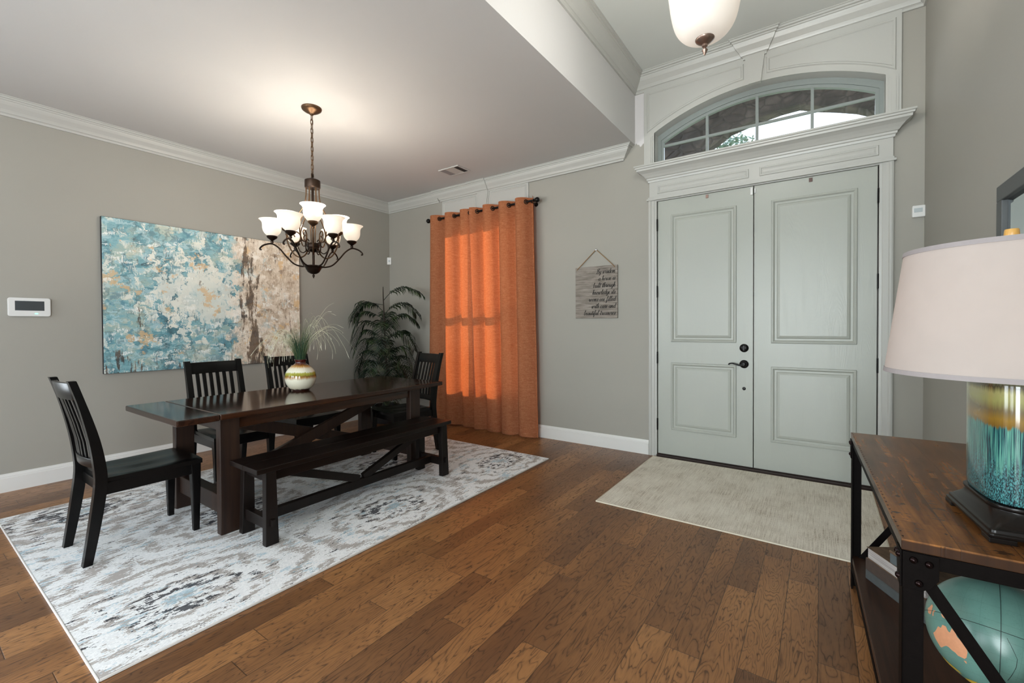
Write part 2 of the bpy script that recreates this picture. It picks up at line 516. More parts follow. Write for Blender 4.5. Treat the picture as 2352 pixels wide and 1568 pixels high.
def plaque_mat():
    g = G('weathered_grey_board')
    x, y, z = g.xyz(g.co())
    n = g.noise(g.vec(x * 6.0, y, z * 60.0), 1.0, 4, 0.6, 0.4)
    gap = g.m('ABSOLUTE', g.m('FRACT', z / 0.092) - 0.5)
    seam = g.step(gap, 0.475, 0.495)
    base = g.ramp(n, [(0.3, lin(100, 92, 84)), (0.5, lin(130, 122, 113)), (0.7, lin(152, 145, 136))])
    base = g.mix(seam * 0.5, base, lin(70, 64, 58))
    return g.done(g.pbsdf(base, 0.75, g.bump(n - seam, 0.2, 0.002)))
m_plaque = plaque_mat()

def painting_mat():
    g = G('abstract_canvas')
    x, y, z = g.xyz(g.pos())
    u = (y + 3.19) / 1.78
    v = (z - 0.865) / 1.385
    def nz(a, b, s, det=4, r=0.6, dd=0.0): return g.noise(g.vec(u * a, v * b, s), 1.0, det, r, dd)
    wa = nz(24.0, 20.0, 31.0, 4, 0.7) - 0.5; wb = nz(24.0, 20.0, 47.0, 4, 0.7) - 0.5
    def knife(a, b, s):
        """flat palette-knife dabs: one random value per distorted cell"""
        n = g.nt.nodes.new('ShaderNodeTexVoronoi'); n.feature = 'F1'; n.distance = 'CHEBYCHEV'
        g.set(n.inputs['Vector'], g.vec((u + wa * 0.10) * a, (v + wb * 0.10) * b, s)); n.inputs['Scale'].default_value = 1.0
        q = g.nt.nodes.new('ShaderNodeSeparateColor'); g.nt.links.new(n.outputs['Color'], q.inputs[0])
        return S(g, q.outputs[0]), S(g, q.outputs[1])
    k1, k1b = knife(15.0, 10.0, 0.0)
    k2, k2b = knife(34.0, 26.0, 9.0)
    k3, k3b = knife(20.0, 60.0, 17.0)
    k4, k4b = knife(70.0, 18.0, 25.0)
    fx = g.noise(g.vec(u * 30.0, v * 160.0, 3.0), 1.0, 4, 0.7)
    fy = g.noise(g.vec(u * 190.0, v * 22.0, 4.0), 1.0, 4, 0.7)
    patch = nz(5.0, 4.0, 1.1, 4, 0.6)
    mixv = patch * 0.80 + k1 * 0.16 + k2 * 0.14 + (fx - 0.5) * 0.30
    teal = g.ramp(mixv, [(0.34, lin(62, 92, 100)), (0.44, lin(92, 142, 152)), (0.53, lin(126, 172, 180)), (0.60, lin(146, 172, 166)), (0.68, lin(176, 186, 172)), (0.80, lin(214, 208, 188))])
    teal = g.mix(g.step(k3, 0.70, 0.76) * 0.55, teal, lin(178, 206, 210))
    teal = g.mix(g.step(k4, 0.76, 0.82) * 0.50, teal, lin(84, 108, 108))
    teal = g.mix(g.step(k2b, 0.86, 0.88) * 0.60, teal, lin(70, 120, 138))
    cen = g.m('SQRT', g.m('POWER', (u - 0.43) * 1.2, 2.0) + g.m('POWER', (v - 0.55) * 1.1, 2.0))
    light = 1.0 - g.step(cen, 0.05, 0.46)
    lf = light * 0.55 + (k2 - 0.5) * 0.5 + (k4b - 0.5) * 0.35 + (fy - 0.5) * 0.7
    teal = g.mix(g.step(lf, 0.13, 0.33) * 0.88, teal, g.mix(k1b, lin(206, 212, 204), lin(234, 230, 216)))
    bmix = nz(9.0, 6.0, 2.2) * 0.6 + k2 * 0.2 + k4 * 0.12 + (fy - 0.5) * 0.5
    beige = g.ramp(bmix, [(0.26, lin(150, 128, 108)), (0.40, lin(196, 178, 156)), (0.52, lin(220, 206, 188)), (0.68, lin(238, 230, 218))])
    beige = g.mix(g.step(nz(8.0, 6.0, 5.5) + (k4 - 0.5) * 0.15, 0.60, 0.67) * 0.5, beige, lin(156, 184, 186))
    edge = u + (k2 - 0.5) * 0.10 + (nz(6.0, 5.0, 7.0) - 0.5) * 0.30
    base = g.mix(g.step(edge, 0.56, 0.66), teal, beige)
    och = g.step(nz(10.0, 8.0, 6.6) + (k2b - 0.5) * 0.20 + (fx - 0.5) * 0.2, 0.645, 0.69)
    base = g.mix(och * 0.75, base, lin(212, 176, 126))
    wh = g.step(k3b + (fy - 0.5) * 0.7, 0.92, 0.99)
    base = g.mix(wh * 0.75, base, lin(236, 236, 230))
    # dark broken strokes, gathered round one column
    drip = nz(46.0, 5.0, 8.8, 5, 0.7)
    near = 1.0 - g.step(g.m('ABSOLUTE', u - 0.690 + (v - 0.5) * 0.05 + wa * 0.10), 0.015, 0.075)
    near2 = 1.0 - g.step(g.m('ABSOLUTE', u - 0.90 + wa * 0.12), 0.005, 0.045)
    low = 1.0 - g.step(v, 0.02, 0.30)
    frag = nz(14.0, 4.5, 12.5, 4, 0.65) - 0.5
    dk = g.step(drip + near * 0.21 + near2 * 0.07 + low * 0.06 + frag * 0.60 + (fy - 0.5) * 0.25, 0.665, 0.70)
    base = g.mix(dk * 0.88, base, g.mix(k2, lin(58, 46, 38), lin(108, 84, 62)))
    sc_ = g.step(nz(90.0, 30.0, 9.9, 4, 0.72) + frag * 0.35, 0.655, 0.70)
    base = g.mix(sc_ * 0.65, base, lin(62, 66, 62))
    relief = fx * 0.5 + fy * 0.5 + k2
    return g.done(g.pbsdf(base, 0.5, g.bump(relief, 0.25, 0.003)))
m_art = painting_mat()
m_art_edge = plain('black_canvas_edge', lin(24, 26, 30), 0.6, 0.1)

def console_wood():
    g = G('rustic_plank_wood')
    x, y, z = g.xyz(g.co())
    # planks run along the length; local y is the length
    W = 0.105
    u = x / W; i = g.m('FLOOR', u); fu = u - i
    r = g.white(g.vec(i, 2.0, 5.0))
    j = g.m('FLOOR', (y + r * 3.0) / 0.62)
    r2 = g.white(g.vec(i, j, 3.0))
    n = g.noise(g.vec(x * 38.0, y * 3.2, r2 * 9.0), 1.0, 4, 0.62, 0.3)
    big = g.noise(g.vec(x * 7.0, y * 4.0, r2 * 3.0), 1.0, 3)
    base = g.ramp(n * 0.55 + big * 0.40 + r2 * 0.10, [(0.34, lin(46, 29, 18)), (0.46, lin(90, 58, 33)), (0.58, lin(124, 80, 42)), (0.72, lin(160, 104, 50))])
    knot = g.step(g.noise(g.vec(x * 20.0, y * 26.0, 4.0), 1.0, 4, 0.65), 0.60, 0.66)
    base = g.mix(knot * 0.75, base, lin(40, 27, 20))
    scrape = g.step(g.noise(g.vec(x * 12.0, y * 120.0, 8.0), 1.0, 3, 0.6), 0.60, 0.68) * 0.55
    base = g.mix(scrape, base, lin(60, 42, 32))
    seam = 1.0 - g.step(g.m('MINIMUM', fu, 1.0 - fu) * W, 0.0004, 0.0018)
    base = g.mix(seam * 0.45, base, lin(40, 26, 18))
    base = g.mix((1.0 - g.step(z, 0.7385, 0.7415)) * g.step(z, 0.70, 0.71) * 0.90, base, lin(44, 28, 20))
    return g.done(g.pbsdf(base, 0.27, g.bump(n - seam * 0.5 - knot * 0.5, 0.15, 0.003), Specular_IOR_Level=0.3))
m_console = console_wood()

m_shelf = fine_wood('dark_shelf_wood', (lin(36, 23, 17), lin(70, 46, 33)), 0.4, 'y', 26.0, 2.0, 0.0, 0.3)
def vase_mat():
    g = G('drip_glaze_vase')
    x, y, z = g.xyz(g.co())
    a = g.m('ARCTAN2', y, x)
    drip = g.noise(g.vec(a * 13.0, z * 5.0, 0.0), 1.0, 3, 0.6) - 0.5
    slow = g.noise(g.vec(a * 1.6, z * 2.0, 3.0), 1.0, 3) - 0.5
    fine = g.noise(g.vec(a * 30.0, z * 8.0, 6.0), 1.0, 3, 0.6) - 0.5
    h = z / 0.25 + drip * 0.13 + slow * 0.12 + fine * 0.05
    base = g.ramp(h, [(0.045, lin(54, 22, 16)), (0.075, lin(216, 208, 184)), (0.36, lin(226, 222, 202)), (0.44, lin(166, 122, 62)), (0.47, lin(124, 84, 30)),
                      (0.52, lin(142, 140, 44)), (0.58, lin(160, 156, 62)), (0.61, lin(224, 222, 204)), (0.72, lin(214, 206, 182)), (0.78, lin(176, 126, 52)), (0.845, lin(92, 42, 20)), (0.88, lin(64, 16, 14))])
    return g.done(g.pbsdf(base, 0.10, Coat_Weight=0.6, Coat_Roughness=0.04))
m_vase = vase_mat()

def lamp_body_mat():
    g = G('drip_glaze_lamp_body')
    x, y, z = g.xyz(g.co())
    ang = g.m('ARCTAN2', y, x) 
    s = g.noise(g.vec(ang * 16.0, z * 3.0, 0.0), 1.0, 3, 0.6)
    s2 = g.noise(g.vec(ang * 34.0, z * 6.0, 4.0), 1.0, 3, 0.6)
    slow = 0.45 + (0.052 - y) * 4.0 + (g.noise(g.vec(ang * 5.0, z * 2.0, 2.0), 1.0, 2) - 0.5) * 0.25
    h = z / 0.31
    e = h + (s - 0.5) * 0.13
    fine = g.noise(g.vec(ang * 60.0, z * 9.0, 7.0), 1.0, 3, 0.65)
    sf = s2 * 0.6 + fine * 0.4
    teal = g.ramp(sf, [(0.38, lin(14, 22, 40)), (0.45, lin(26, 62, 72)), (0.51, lin(66, 124, 116)), (0.60, lin(98, 156, 138)), (0.72, lin(130, 176, 152))])
    green = g.ramp(sf, [(0.34, lin(88, 98, 78)), (0.5, lin(124, 140, 110)), (0.66, lin(160, 172, 142))])
    mid = g.mix(g.step(slow, 0.40, 0.50), green, teal)
    cell = g.voro(g.vec(ang * 11.0 + (fine - 0.5) * 1.2, ang * 4.0, z * 46.0 + (s2 - 0.5) * 1.6), 2.6, 'DISTANCE_TO_EDGE')
    specks = g.mix(g.step(cell + (fine - 0.5) * 0.35, 0.02, 0.22), lin(12, 20, 34), lin(70, 132, 134))
    murk = g.ramp(sf, [(0.35, lin(20, 18, 18)), (0.65, lin(66, 64, 54))])
    dark = g.mix(g.step(slow, 0.40, 0.50), murk, specks)
    fade = g.step(h + (s - 0.5) * 0.55 + (fine - 0.5) * 0.25, 0.22, 0.40)
    body = g.mix(fade, dark, mid)
    tf = g.sat(h + (s2 - 0.5) * 0.07 + (fine - 0.5) * 0.05)
    top = g.ramp(tf, [(0.60, lin(110, 82, 34)), (0.67, lin(134, 104, 42)), (0.74, lin(104, 90, 60)), (0.82, lin(140, 138, 84)), (0.88, lin(146, 142, 92)), (0.93, lin(66, 58, 42)), (0.98, lin(108, 116, 90))])
    base = g.mix(g.step(e, 0.60, 0.63), body, top)
    return g.done(g.pbsdf(base, 0.14, g.bump(s2, 0.05, 0.002), Coat_Weight=0.4, Coat_Roughness=0.05))
m_lampbody = lamp_body_mat()
m_lampbase = plain('black_bronze_lamp_base', lin(20, 16, 14), 0.26, 0.25, 30, Specular_IOR_Level=0.25)
m_finial = plain('honey_wood_finial', lin(206, 158, 84), 0.3, 0.08, 20)

def globe_mat():
    g = G('globe_sea')
    x, y, z = g.xyz(g.co())
    lon = g.m('ARCTAN2', y, x); lat = g.m('ARCSINE', g.sat(z / 0.141 * 0.5 + 0.5) * 2.0 - 1.0)
    n = g.noise(g.co(), 18.0, 3)
    base = g.mix(n, lin(82, 120, 112), lin(108, 146, 135))
    fl = g.m('ABSOLUTE', g.m('FRACT', lon * (12.0 / pi) + 100.0) - 0.5)
    fa = g.m('ABSOLUTE', g.m('FRACT', lat * (12.0 / pi) + 100.5) - 0.5)
    grid = g.m('MAXIMUM', g.step(fl, 0.488, 0.496), g.step(fa, 0.488, 0.496))
    base = g.mix(grid * 0.45, base, lin(60, 88, 84))
    route = g.step(g.noise(g.vec(lon * 26.0, lat * 150.0, 0.0), 1.0, 3, 0.7), 0.60, 0.64) * g.step(g.noise(g.vec(lon * 7.0, lat * 8.0, 2.0), 1.0, 2), 0.42, 0.52)
    base = g.mix(route * 0.6, base, lin(44, 66, 66))
    return g.done(g.pbsdf(base, 0.28))
m_globe = globe_mat()
m_land = plain('globe_land_salmon', lin(206, 146, 110), 0.35, 0.12, 120)
m_land_y = plain('globe_land_yellow', lin(206, 170, 60), 0.35, 0.1, 120)
m_globe_line = plain('globe_ink_line', lin(40, 48, 46), 0.4, 0.1)

m_bk_brown = fine_wood('brown_book_cloth', (lin(76, 58, 44), lin(112, 88, 66)), 0.7, 'y', 60, 20)
m_bk_blue = plain('slate_blue_book_cloth', lin(66, 70, 70), 0.7, 0.2, 60, bump=0.3)
m_bk_dark = plain('worn_brown_book_cloth', lin(62, 50, 43), 0.75, 0.25, 60, bump=0.3)
m_pages = fine_wood('book_page_edges', (lin(130, 124, 120), lin(184, 178, 174)), 0.9, 'y', 200, 4)
m_box = plain('weathered_blue_box', lin(80, 88, 90), 0.6, 0.25, 40)

def mirror_mat():
    g = G('mirror_silver'); n = g.noise(g.co(), 3.0, 1)
    return g.done(g.pbsdf(g.mix(n, (0.56, 0.62, 0.65, 1), (0.58, 0.64, 0.67, 1)), 0.02, Metallic=1.0))
m_mirror = mirror_mat()
m_mirror_frame = plain('charcoal_mirror_frame', lin(72, 74, 74), 0.5, 0.08, 20)

def stone_mat():
    g = G('porch_stone')
    x, y, z = g.xyz(g.pos())
    v = g.vec(x * 1.0, y * 1.0, z * 1.7)
    e = g.voro(v, 5.2, 'DISTANCE_TO_EDGE', 0.9)
    n = g.noise(g.pos(), 5.0, 4)
    c = g.ramp(n, [(0.3, lin(36, 31, 29)), (0.5, lin(64, 56, 52)), (0.7, lin(100, 90, 82))])
    base = g.mix(1.0 - g.step(e, 0.01, 0.05), c, lin(56, 50, 46))
    return g.done(g.pbsdf(base, 0.9, g.bump(g.step(e, 0.0, 0.12) + n * 0.4, 0.8, 0.03)))
m_stone = stone_mat()
m_tree = plain('tree_leaf', lin(64, 96, 66), 0.5, 0.35, 3.0)
m_bark = plain('tree_bark', lin(86, 72, 58), 0.9, 0.3, 12, bump=0.5, bscale=30)
m_lawn = plain('lawn', lin(86, 104, 60), 0.95, 0.25, 3)
m_concrete = plain('porch_concrete', lin(168, 164, 156), 0.9, 0.1, 6)
m_win_frame = plain('window_vinyl', lin(196, 196, 190), 0.4, 0.03)
m_sill_grey = plain('transom_frame_paint', lin(132, 139, 136), 0.4, 0.04)  # darkened grey: the frame's backlit shade is put into its colour

# ------------------------------------------------------------------ room shell
ZD, ZF = 3.057, 3.700       # dining and foyer ceilings
XB, XW = 3.690, 5.816       # beam face, right wall
YR = -7.60                  # rear wall
DL, DM0, DM1, DR = 3.913, 4.7265, 4.7335, 5.555
CXD = 4.735                 # centre line of the door

f = MB().box(-.15, XW + .15, YR - .15, .0, -.1, 0).build('floor', m_floor)
struct(f, 'brown hickory plank wood floor across the dining room and foyer', 'floor')

LWY0, LWY1, LWZ0, LWZ1 = -7.15, -4.75, .35, 2.55
w = MB().box(-.15, 0, LWY1, .15, -.1, ZD + .3).box(-.15, 0, YR - .15, LWY0, -.1, ZD + .3).box(-.15, 0, LWY0, LWY1, -.1, LWZ0).box(-.15, 0, LWY0, LWY1, LWZ1, ZD + .3).build('wall_left', m_wall)
struct(w, 'greige dining room wall behind the abstract painting', 'wall')

# back wall, with openings for the dining window, the double door and the transom
WX0, WX1, WZ0, WZ1 = 1.27, 2.36, 0.45, 2.60
b = MB()
b.box(-.15, WX0, 0, .15, -.1, 3.9); b.box(WX0, WX1, 0, .15, -.1, WZ0); b.box(WX0, WX1, 0, .15, WZ1, 3.9)
b.box(WX1, 3.862, 0, .15, -.1, 3.9)
b.box(3.862, 5.618, 0, .15, 2.50, 2.78); b.box(3.862, 5.618, 0, .15, 3.35, 3.9)
b.box(5.618, XW + .15, 0, .15, -.1, 3.9)
w = b.build('wall_back', m_wall_back)
struct(w, 'greige wall holding the front doors and the curtained dining window', 'wall')

w = MB().box(XW, XW + .15, -5.15, .15, -.1, 3.9).box(XW, XW + .15, YR - .15, -7.25, -.1, 3.9).box(XW, XW + .15, -7.25, -5.15, -.1, .35).box(XW, XW + .15, -7.25, -5.15, 2.55, 3.9).build('wall_right', m_wall)
fr = MB()  # unseen right side window, added to light the left wall
for a, c in ((-7.25, -7.19), (-5.21, -5.15), (-6.22, -6.18)): fr.box(XW + .04, XW + .12, a, c, .35, 2.55)
for a, c in ((.35, .41), (2.49, 2.55), (1.45, 1.48)): fr.box(XW + .045, XW + .115, -7.25, -5.15, a, c)
wf = fr.build('window_6', m_win_frame); struct(wf, 'side window in the right wall behind the camera', 'window')
MB().box(XW + .077, XW + .083, -7.2, -5.2, .4, 2.5).build('window_pane', m_glass, wf)
struct(w, 'greige foyer wall behind the console table and mirror', 'wall')

# rear of the house (behind the camera) with two tall windows added for fill light
b = MB()
RW = [(0.55, 3.05, 0.35, 2.55), (3.95, 5.55, 0.10, 2.75)]
b.box(-.15, RW[0][0], YR - .15, YR, -.1, 3.9); b.box(RW[0][1], RW[1][0], YR - .15, YR, -.1, 3.9); b.box(RW[1][1], XW + .15, YR - .15, YR, -.1, 3.9)
for x0, x1, z0, z1 in RW:
    b.box(x0, x1, YR - .15, YR, -.1, z0); b.box(x0, x1, YR - .15, YR, z1, 3.9)
w = b.build('wall_rear', m_wall)
struct(w, 'greige rear wall with two tall windows behind the camera', 'wall')
for k, (x0, x1, z0, z1) in enumerate(RW):
    fr = MB()
    for a, c in ((x0, x0 + .06), (x1 - .06, x1), ((x0 + x1) / 2 - .02, (x0 + x1) / 2 + .02)): fr.box(a, c, YR - .12, YR - .04, z0, z1)
    for a, c in ((z0, z0 + .06), (z1 - .06, z1), (z0 + 1.1, z0 + 1.13)): fr.box(x0, x1, YR - .115, YR - .045, a, c)
    wf = fr.build('window_%d' % (k + 3), m_win_frame)
    struct(wf, 'tall rear window letting in daylight behind the camera', 'window')
    MB().box(x0 + .05, x1 - .05, YR - .083, YR - .077, z0 + .05, z1 - .05).build('window_pane', m_glass, wf)

fr = MB()  # unseen left side window, added to spread the fill light
for a, c in ((LWY0, LWY0 + .06), (LWY1 - .06, LWY1), (-5.97, -5.93)): fr.box(-.12, -.04, a, c, LWZ0, LWZ1)
for a, c in ((LWZ0, LWZ0 + .06), (LWZ1 - .06, LWZ1), (1.45, 1.48)): fr.box(-.115, -.045, LWY0, LWY1, a, c)
wf = fr.build('window_5', m_win_frame); struct(wf, 'wide side window letting in daylight behind the camera', 'window')
MB().box(-.083, -.077, LWY0 + .05, LWY1 - .05, LWZ0 + .05, LWZ1 - .05).build('window_pane', m_glass, wf)
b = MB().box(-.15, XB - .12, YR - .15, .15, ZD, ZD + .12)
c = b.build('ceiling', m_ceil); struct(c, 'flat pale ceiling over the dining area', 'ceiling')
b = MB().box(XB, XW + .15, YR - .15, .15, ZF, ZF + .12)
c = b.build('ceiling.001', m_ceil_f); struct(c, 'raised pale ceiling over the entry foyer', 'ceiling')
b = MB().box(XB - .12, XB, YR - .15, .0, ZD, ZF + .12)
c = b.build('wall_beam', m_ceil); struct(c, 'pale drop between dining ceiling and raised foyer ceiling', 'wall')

# crown moulding --------------------------------------------------------------
CR = [(0, .136), (.012, .136), (.014, .122), (.020, .116), (.026, .114), (.030, .104), (.036, .092), (.046, .078), (.058, .062), (.066, .046),
      (.070, .034), (.076, .032), (.078, .022), (.088, .020), (.090, .008), (.096, .006), (.096, 0), (0, 0)]
def crown(mb, p0, p1, nrm, zc, m0=0.0, m1=0.0, off=0.0, ret0=False, ret1=False, k=1.0):
    """moulding along the wall line p0-p1 with inward normal; m = tangent shift per unit of projection"""
    p0, p1, nv = V((*p0, 0)), V((*p1, 0)), V((*nrm, 0))
    t = (p1 - p0).normalized(); n = len(CR)
    def ring(p, m, flat=False):
        out = []
        for u, d in CR:
            q = p + t * (m * u * k) + (nv * (0 if flat else (u * k + off))); out.append((q.x, q.y, zc - d * k))
        return out
    r0, r1 = ring(p0, m0), ring(p1, m1)
    fs = [(i, (i + 1) % n, n + (i + 1) % n, n + i) for i in range(n)]
    mb.add(r0 + r1, fs + [tuple(range(n)), tuple(range(n, 2 * n))])
    for rt, p, m in ((ret0, p0, m0), (ret1, p1, m1)):
        if rt:
            a, bb = ring(p, m), ring(p, m, True)
            mb.add(a + bb, fs)
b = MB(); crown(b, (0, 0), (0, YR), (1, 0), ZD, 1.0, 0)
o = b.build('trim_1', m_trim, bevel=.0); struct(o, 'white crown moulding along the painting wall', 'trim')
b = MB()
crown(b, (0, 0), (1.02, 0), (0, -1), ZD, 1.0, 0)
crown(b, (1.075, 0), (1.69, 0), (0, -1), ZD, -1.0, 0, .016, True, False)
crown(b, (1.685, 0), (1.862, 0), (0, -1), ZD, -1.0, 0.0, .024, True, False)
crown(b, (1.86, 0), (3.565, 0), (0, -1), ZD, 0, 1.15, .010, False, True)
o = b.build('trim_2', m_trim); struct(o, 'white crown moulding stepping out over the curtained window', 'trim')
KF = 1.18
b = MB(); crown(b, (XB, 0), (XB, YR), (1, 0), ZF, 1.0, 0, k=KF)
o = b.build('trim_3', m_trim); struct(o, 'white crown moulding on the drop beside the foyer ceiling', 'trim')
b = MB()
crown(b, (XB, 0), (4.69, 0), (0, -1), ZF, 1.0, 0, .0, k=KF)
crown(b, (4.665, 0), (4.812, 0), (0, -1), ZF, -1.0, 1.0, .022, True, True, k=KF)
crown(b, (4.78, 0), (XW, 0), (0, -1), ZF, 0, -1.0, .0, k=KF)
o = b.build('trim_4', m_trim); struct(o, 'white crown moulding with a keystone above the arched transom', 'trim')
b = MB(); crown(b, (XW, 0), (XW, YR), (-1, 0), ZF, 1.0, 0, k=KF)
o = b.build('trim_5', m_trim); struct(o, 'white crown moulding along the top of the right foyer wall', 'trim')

# baseboards
BB = [(0, 0), (.018, 0), (.018, .108), (.014, .112), (.014, .122), (.010, .132), (.008, .141), (0, .141)]
def base(mb, p0, p1, nrm):
    p0, p1, nv = V((*p0, 0)), V((*p1, 0)), V((*nrm, 0)); n = len(BB); vs = []
    for p in (p0, p1):
        for u, z in BB: q = p + nv * u; vs.append((q.x, q.y, z))
    mb.add(vs, [(i, (i + 1) % n, n + (i + 1) % n, n + i) for i in range(n)] + [tuple(range(n)), tuple(range(n, 2 * n))])
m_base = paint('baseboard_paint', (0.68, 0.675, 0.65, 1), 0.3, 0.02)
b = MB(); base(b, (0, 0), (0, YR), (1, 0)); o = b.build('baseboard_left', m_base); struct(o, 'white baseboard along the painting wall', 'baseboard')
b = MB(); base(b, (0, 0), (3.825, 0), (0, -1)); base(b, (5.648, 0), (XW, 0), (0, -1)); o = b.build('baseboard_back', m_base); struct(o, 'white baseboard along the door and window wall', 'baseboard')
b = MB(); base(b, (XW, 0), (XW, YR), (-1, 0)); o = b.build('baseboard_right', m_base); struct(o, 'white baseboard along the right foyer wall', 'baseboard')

# panel over the dining window -------------------------------------------------
yb = lambda h: -h
b = MB()
b.box(1.078, 2.44, -.014, 0, 2.60, 2.93)
for x0, x1 in ((1.10, 1.675), (1.875, 2.415)):
    x1b = x1; 
    b.nested([(x0, 2.61), (x1, 2.61), (x1 - (.02 if x0 < 1.5 else 0), 2.905), (x0 + (0.02 if x0 > 1.5 else 0), 2.905)][::1],
             [(0, .014), (.006, .022), (.016, .022), (.022, .016), (.030, .016)], yb, True)
b.prism([(1.731, 2.60), (1.819, 2.60), (1.862, 2.93), (1.688, 2.93)], 1, -.034, 0)
b.prism([(1.718, 2.60), (1.832, 2.60), (1.876, 2.93), (1.674, 2.93)], 1, -.024, 0)
# casing round the window, behind the curtain
b.box(1.18, 1.27, -.018, 0, .36, 2.60); b.box(2.36, 2.42, -.018, 0, .36, 2.60); b.box(1.13, 2.43, -.03, 0, .37, .45)
o = b.build('trim_6', m_trim, bevel=.002); struct(o, 'white panelled head board with keystone above the curtained window', 'trim')

fr = MB()
for a, c in ((WX0, WX0 + .05), (WX1 - .05, WX1), (1.745, 1.775)): fr.box(a, c, .06, .12, WZ0, WZ1)
for a, c in ((WZ0, WZ0 + .06), (WZ1 - .05, WZ1), (1.42, 1.49)): fr.box(WX0, WX1, .065, .115, a, c)
wn = fr.build('window_2', m_win_frame); struct(wn, 'sunlit dining window hidden behind the rust curtains', 'window')
MB().box(WX0 + .04, WX1 - .04, .088, .092, WZ0 + .05, WZ1 - .05).build('window_pane', m_glass, wn)

# door casing, header, transom surround -----------------------------------------
b = MB()
for x0, x1 in ((3.828, 3.905), (5.563, 5.646)):
    pr = [(x0, 0), (x0, -.022), (x0 + .012, -.026), (x0 + .022, -.026), (x0 + .030, -.018), (x1 - .022, -.018), (x1 - .016, -.014), (x1, -.012), (x1, .05), (x0, .05)]
    if x0 > 5: pr = [(x0 + x1 - a, c) for a, c in pr]
    b.prism(pr, 2, 0, 2.475)
b.box(3.895, 5.575, -.010, .05, 2.462, 2.50)
# lower bead
b.box(3.815, 5.660, -.036, 0, 2.472, 2.490); b.box(3.826, 5.648, -.028, 0, 2.490, 2.505)
# frieze with two raised panels
b.box(3.838, 5.642, -.022, 0, 2.49, 2.66)
for x0, x1 in ((3.915, 4.695), (4.775, 5.560)):
    b.nested([(x0, 2.528), (x1, 2.528), (x1, 2.606), (x0, 2.606)], [(0, .022), (.004, .030), (.012, .030), (.018, .024), (.030, .029)], yb, True)
o = b.build('trim_7', m_trim, bevel=.0015); struct(o, 'white casing and panelled frieze round the double front door', 'trim')
# cornice shelf over the door
COR = [(.0, 2.645), (.030, 2.645), (.034, 2.662), (.042, 2.668), (.044, 2.682), (.052, 2.686), (.066, 2.704), (.086, 2.724), (.108, 2.738), (.120, 2.744),
       (.122, 2.760), (.132, 2.764), (.134, 2.776), (.142, 2.780), (.142, 2.793), (0, 2.793)]
b = MB(); n = len(COR); vs = []
xl, xr = 3.838, 5.642
for sgn, xx in ((-1, xl), (1, xr)):
    for u, z in COR: vs.append((xx + sgn * (u - .022) * .95, -u, z))
fs = [(i, (i + 1) % n, n + (i + 1) % n, n + i) for i in range(n)]
for q, (sgn, xx) in enumerate(((-1, xl), (1, xr))):
    for u, z in COR: vs.append((xx + sgn * (u - .022) * .95, 0, z))
    o0 = q * n; o1 = (2 + q) * n
    fs += [(o0 + i, o0 + (i + 1) % n, o1 + (i + 1) % n, o1 + i) for i in range(n)]
b.add(vs, fs)
o = b.build('trim_8', m_trim); struct(o, 'white cornice shelf between the front door and the transom', 'trim')

# transom surround with arched opening
AX0, AX1 = 3.885, 5.595
def arch(x, half, spring, rise, cx=4.74):
    R = (half * half + rise * rise) / (2 * rise)
    return spring + rise - R + sqrt(max(0, R * R - (x - cx) ** 2))
az = lambda x: arch(x, .855, 3.118, .212)
b = MB(); N = 40; y0, y1 = -.020, .10
xs = [AX0 + (AX1 - AX0) * i / N for i in range(N + 1)]
zt = 3.56
for i in range(N):
    xa, xb = xs[i], xs[i + 1]; za, zb = az(xa), az(xb)
    b.add([(xa, y0, za), (xb, y0, zb), (xb, y0, zt), (xa, y0, zt), (xa, y1, za), (xb, y1, zb)], [(0, 1, 2, 3), (0, 4, 5, 1)])
b.box(3.786, AX0, y0, 0, 2.785, zt); b.box(AX1, 5.685, y0, 0, 2.785, zt)
b.add([(AX0, y0, 2.785), (AX0, y1, 2.785), (AX0, y1, az(AX0)), (AX0, y0, az(AX0))], [(0, 1, 2, 3)])
b.add([(AX1, y0, 2.785), (AX1, y1, 2.785), (AX1, y1, az(AX1)), (AX1, y0, az(AX1))], [(0, 1, 2, 3)])
b.add([(AX0, y0, 2.79), (AX1, y0, 2.79), (AX1, y1, 2.79), (AX0, y1, 2.79)], [(0, 1, 2, 3)])
# side strips below the spring line
for x0, x1 in ((3.806, 3.868), (5.612, 5.668)):
    b.box(x0, x1, -.026, 0, 2.79, 3.09); b.box(x0 + .014, x1 - .014, -.030, 0, 2.79, 3.08)
# two raised spandrel panels that follow the arch
def spandrel(xa, xb, top):
    pts = []
    for i in range(15):
        x = xa + (xb - xa) * i / 14
        pts.append((x, arch(x, .855, 3.118, .212) + .050))
    if xa < 4.5: pts[0] = (xa, 3.13)
    else: pts[-1] = (xb, 3.13)
    return pts + [(xb, top), (xa, top)]
st = [(0, .020), (.006, .029), (.016, .029), (.024, .021), (.034, .021)]
b.nested(spandrel(3.815, 4.655, 3.515), st, yb, False)
b.nested(spandrel(4.825, 5.655, 3.515), st, yb, False)
b.prism([(4.694, az(4.74) - .008), (4.786, az(4.74) - .008), (4.815, 3.56), (4.665, 3.56)], 1, -.042, 0)
o = b.build('trim_9', m_trim); struct(o, 'white panelled surround arching over the transom window', 'trim')

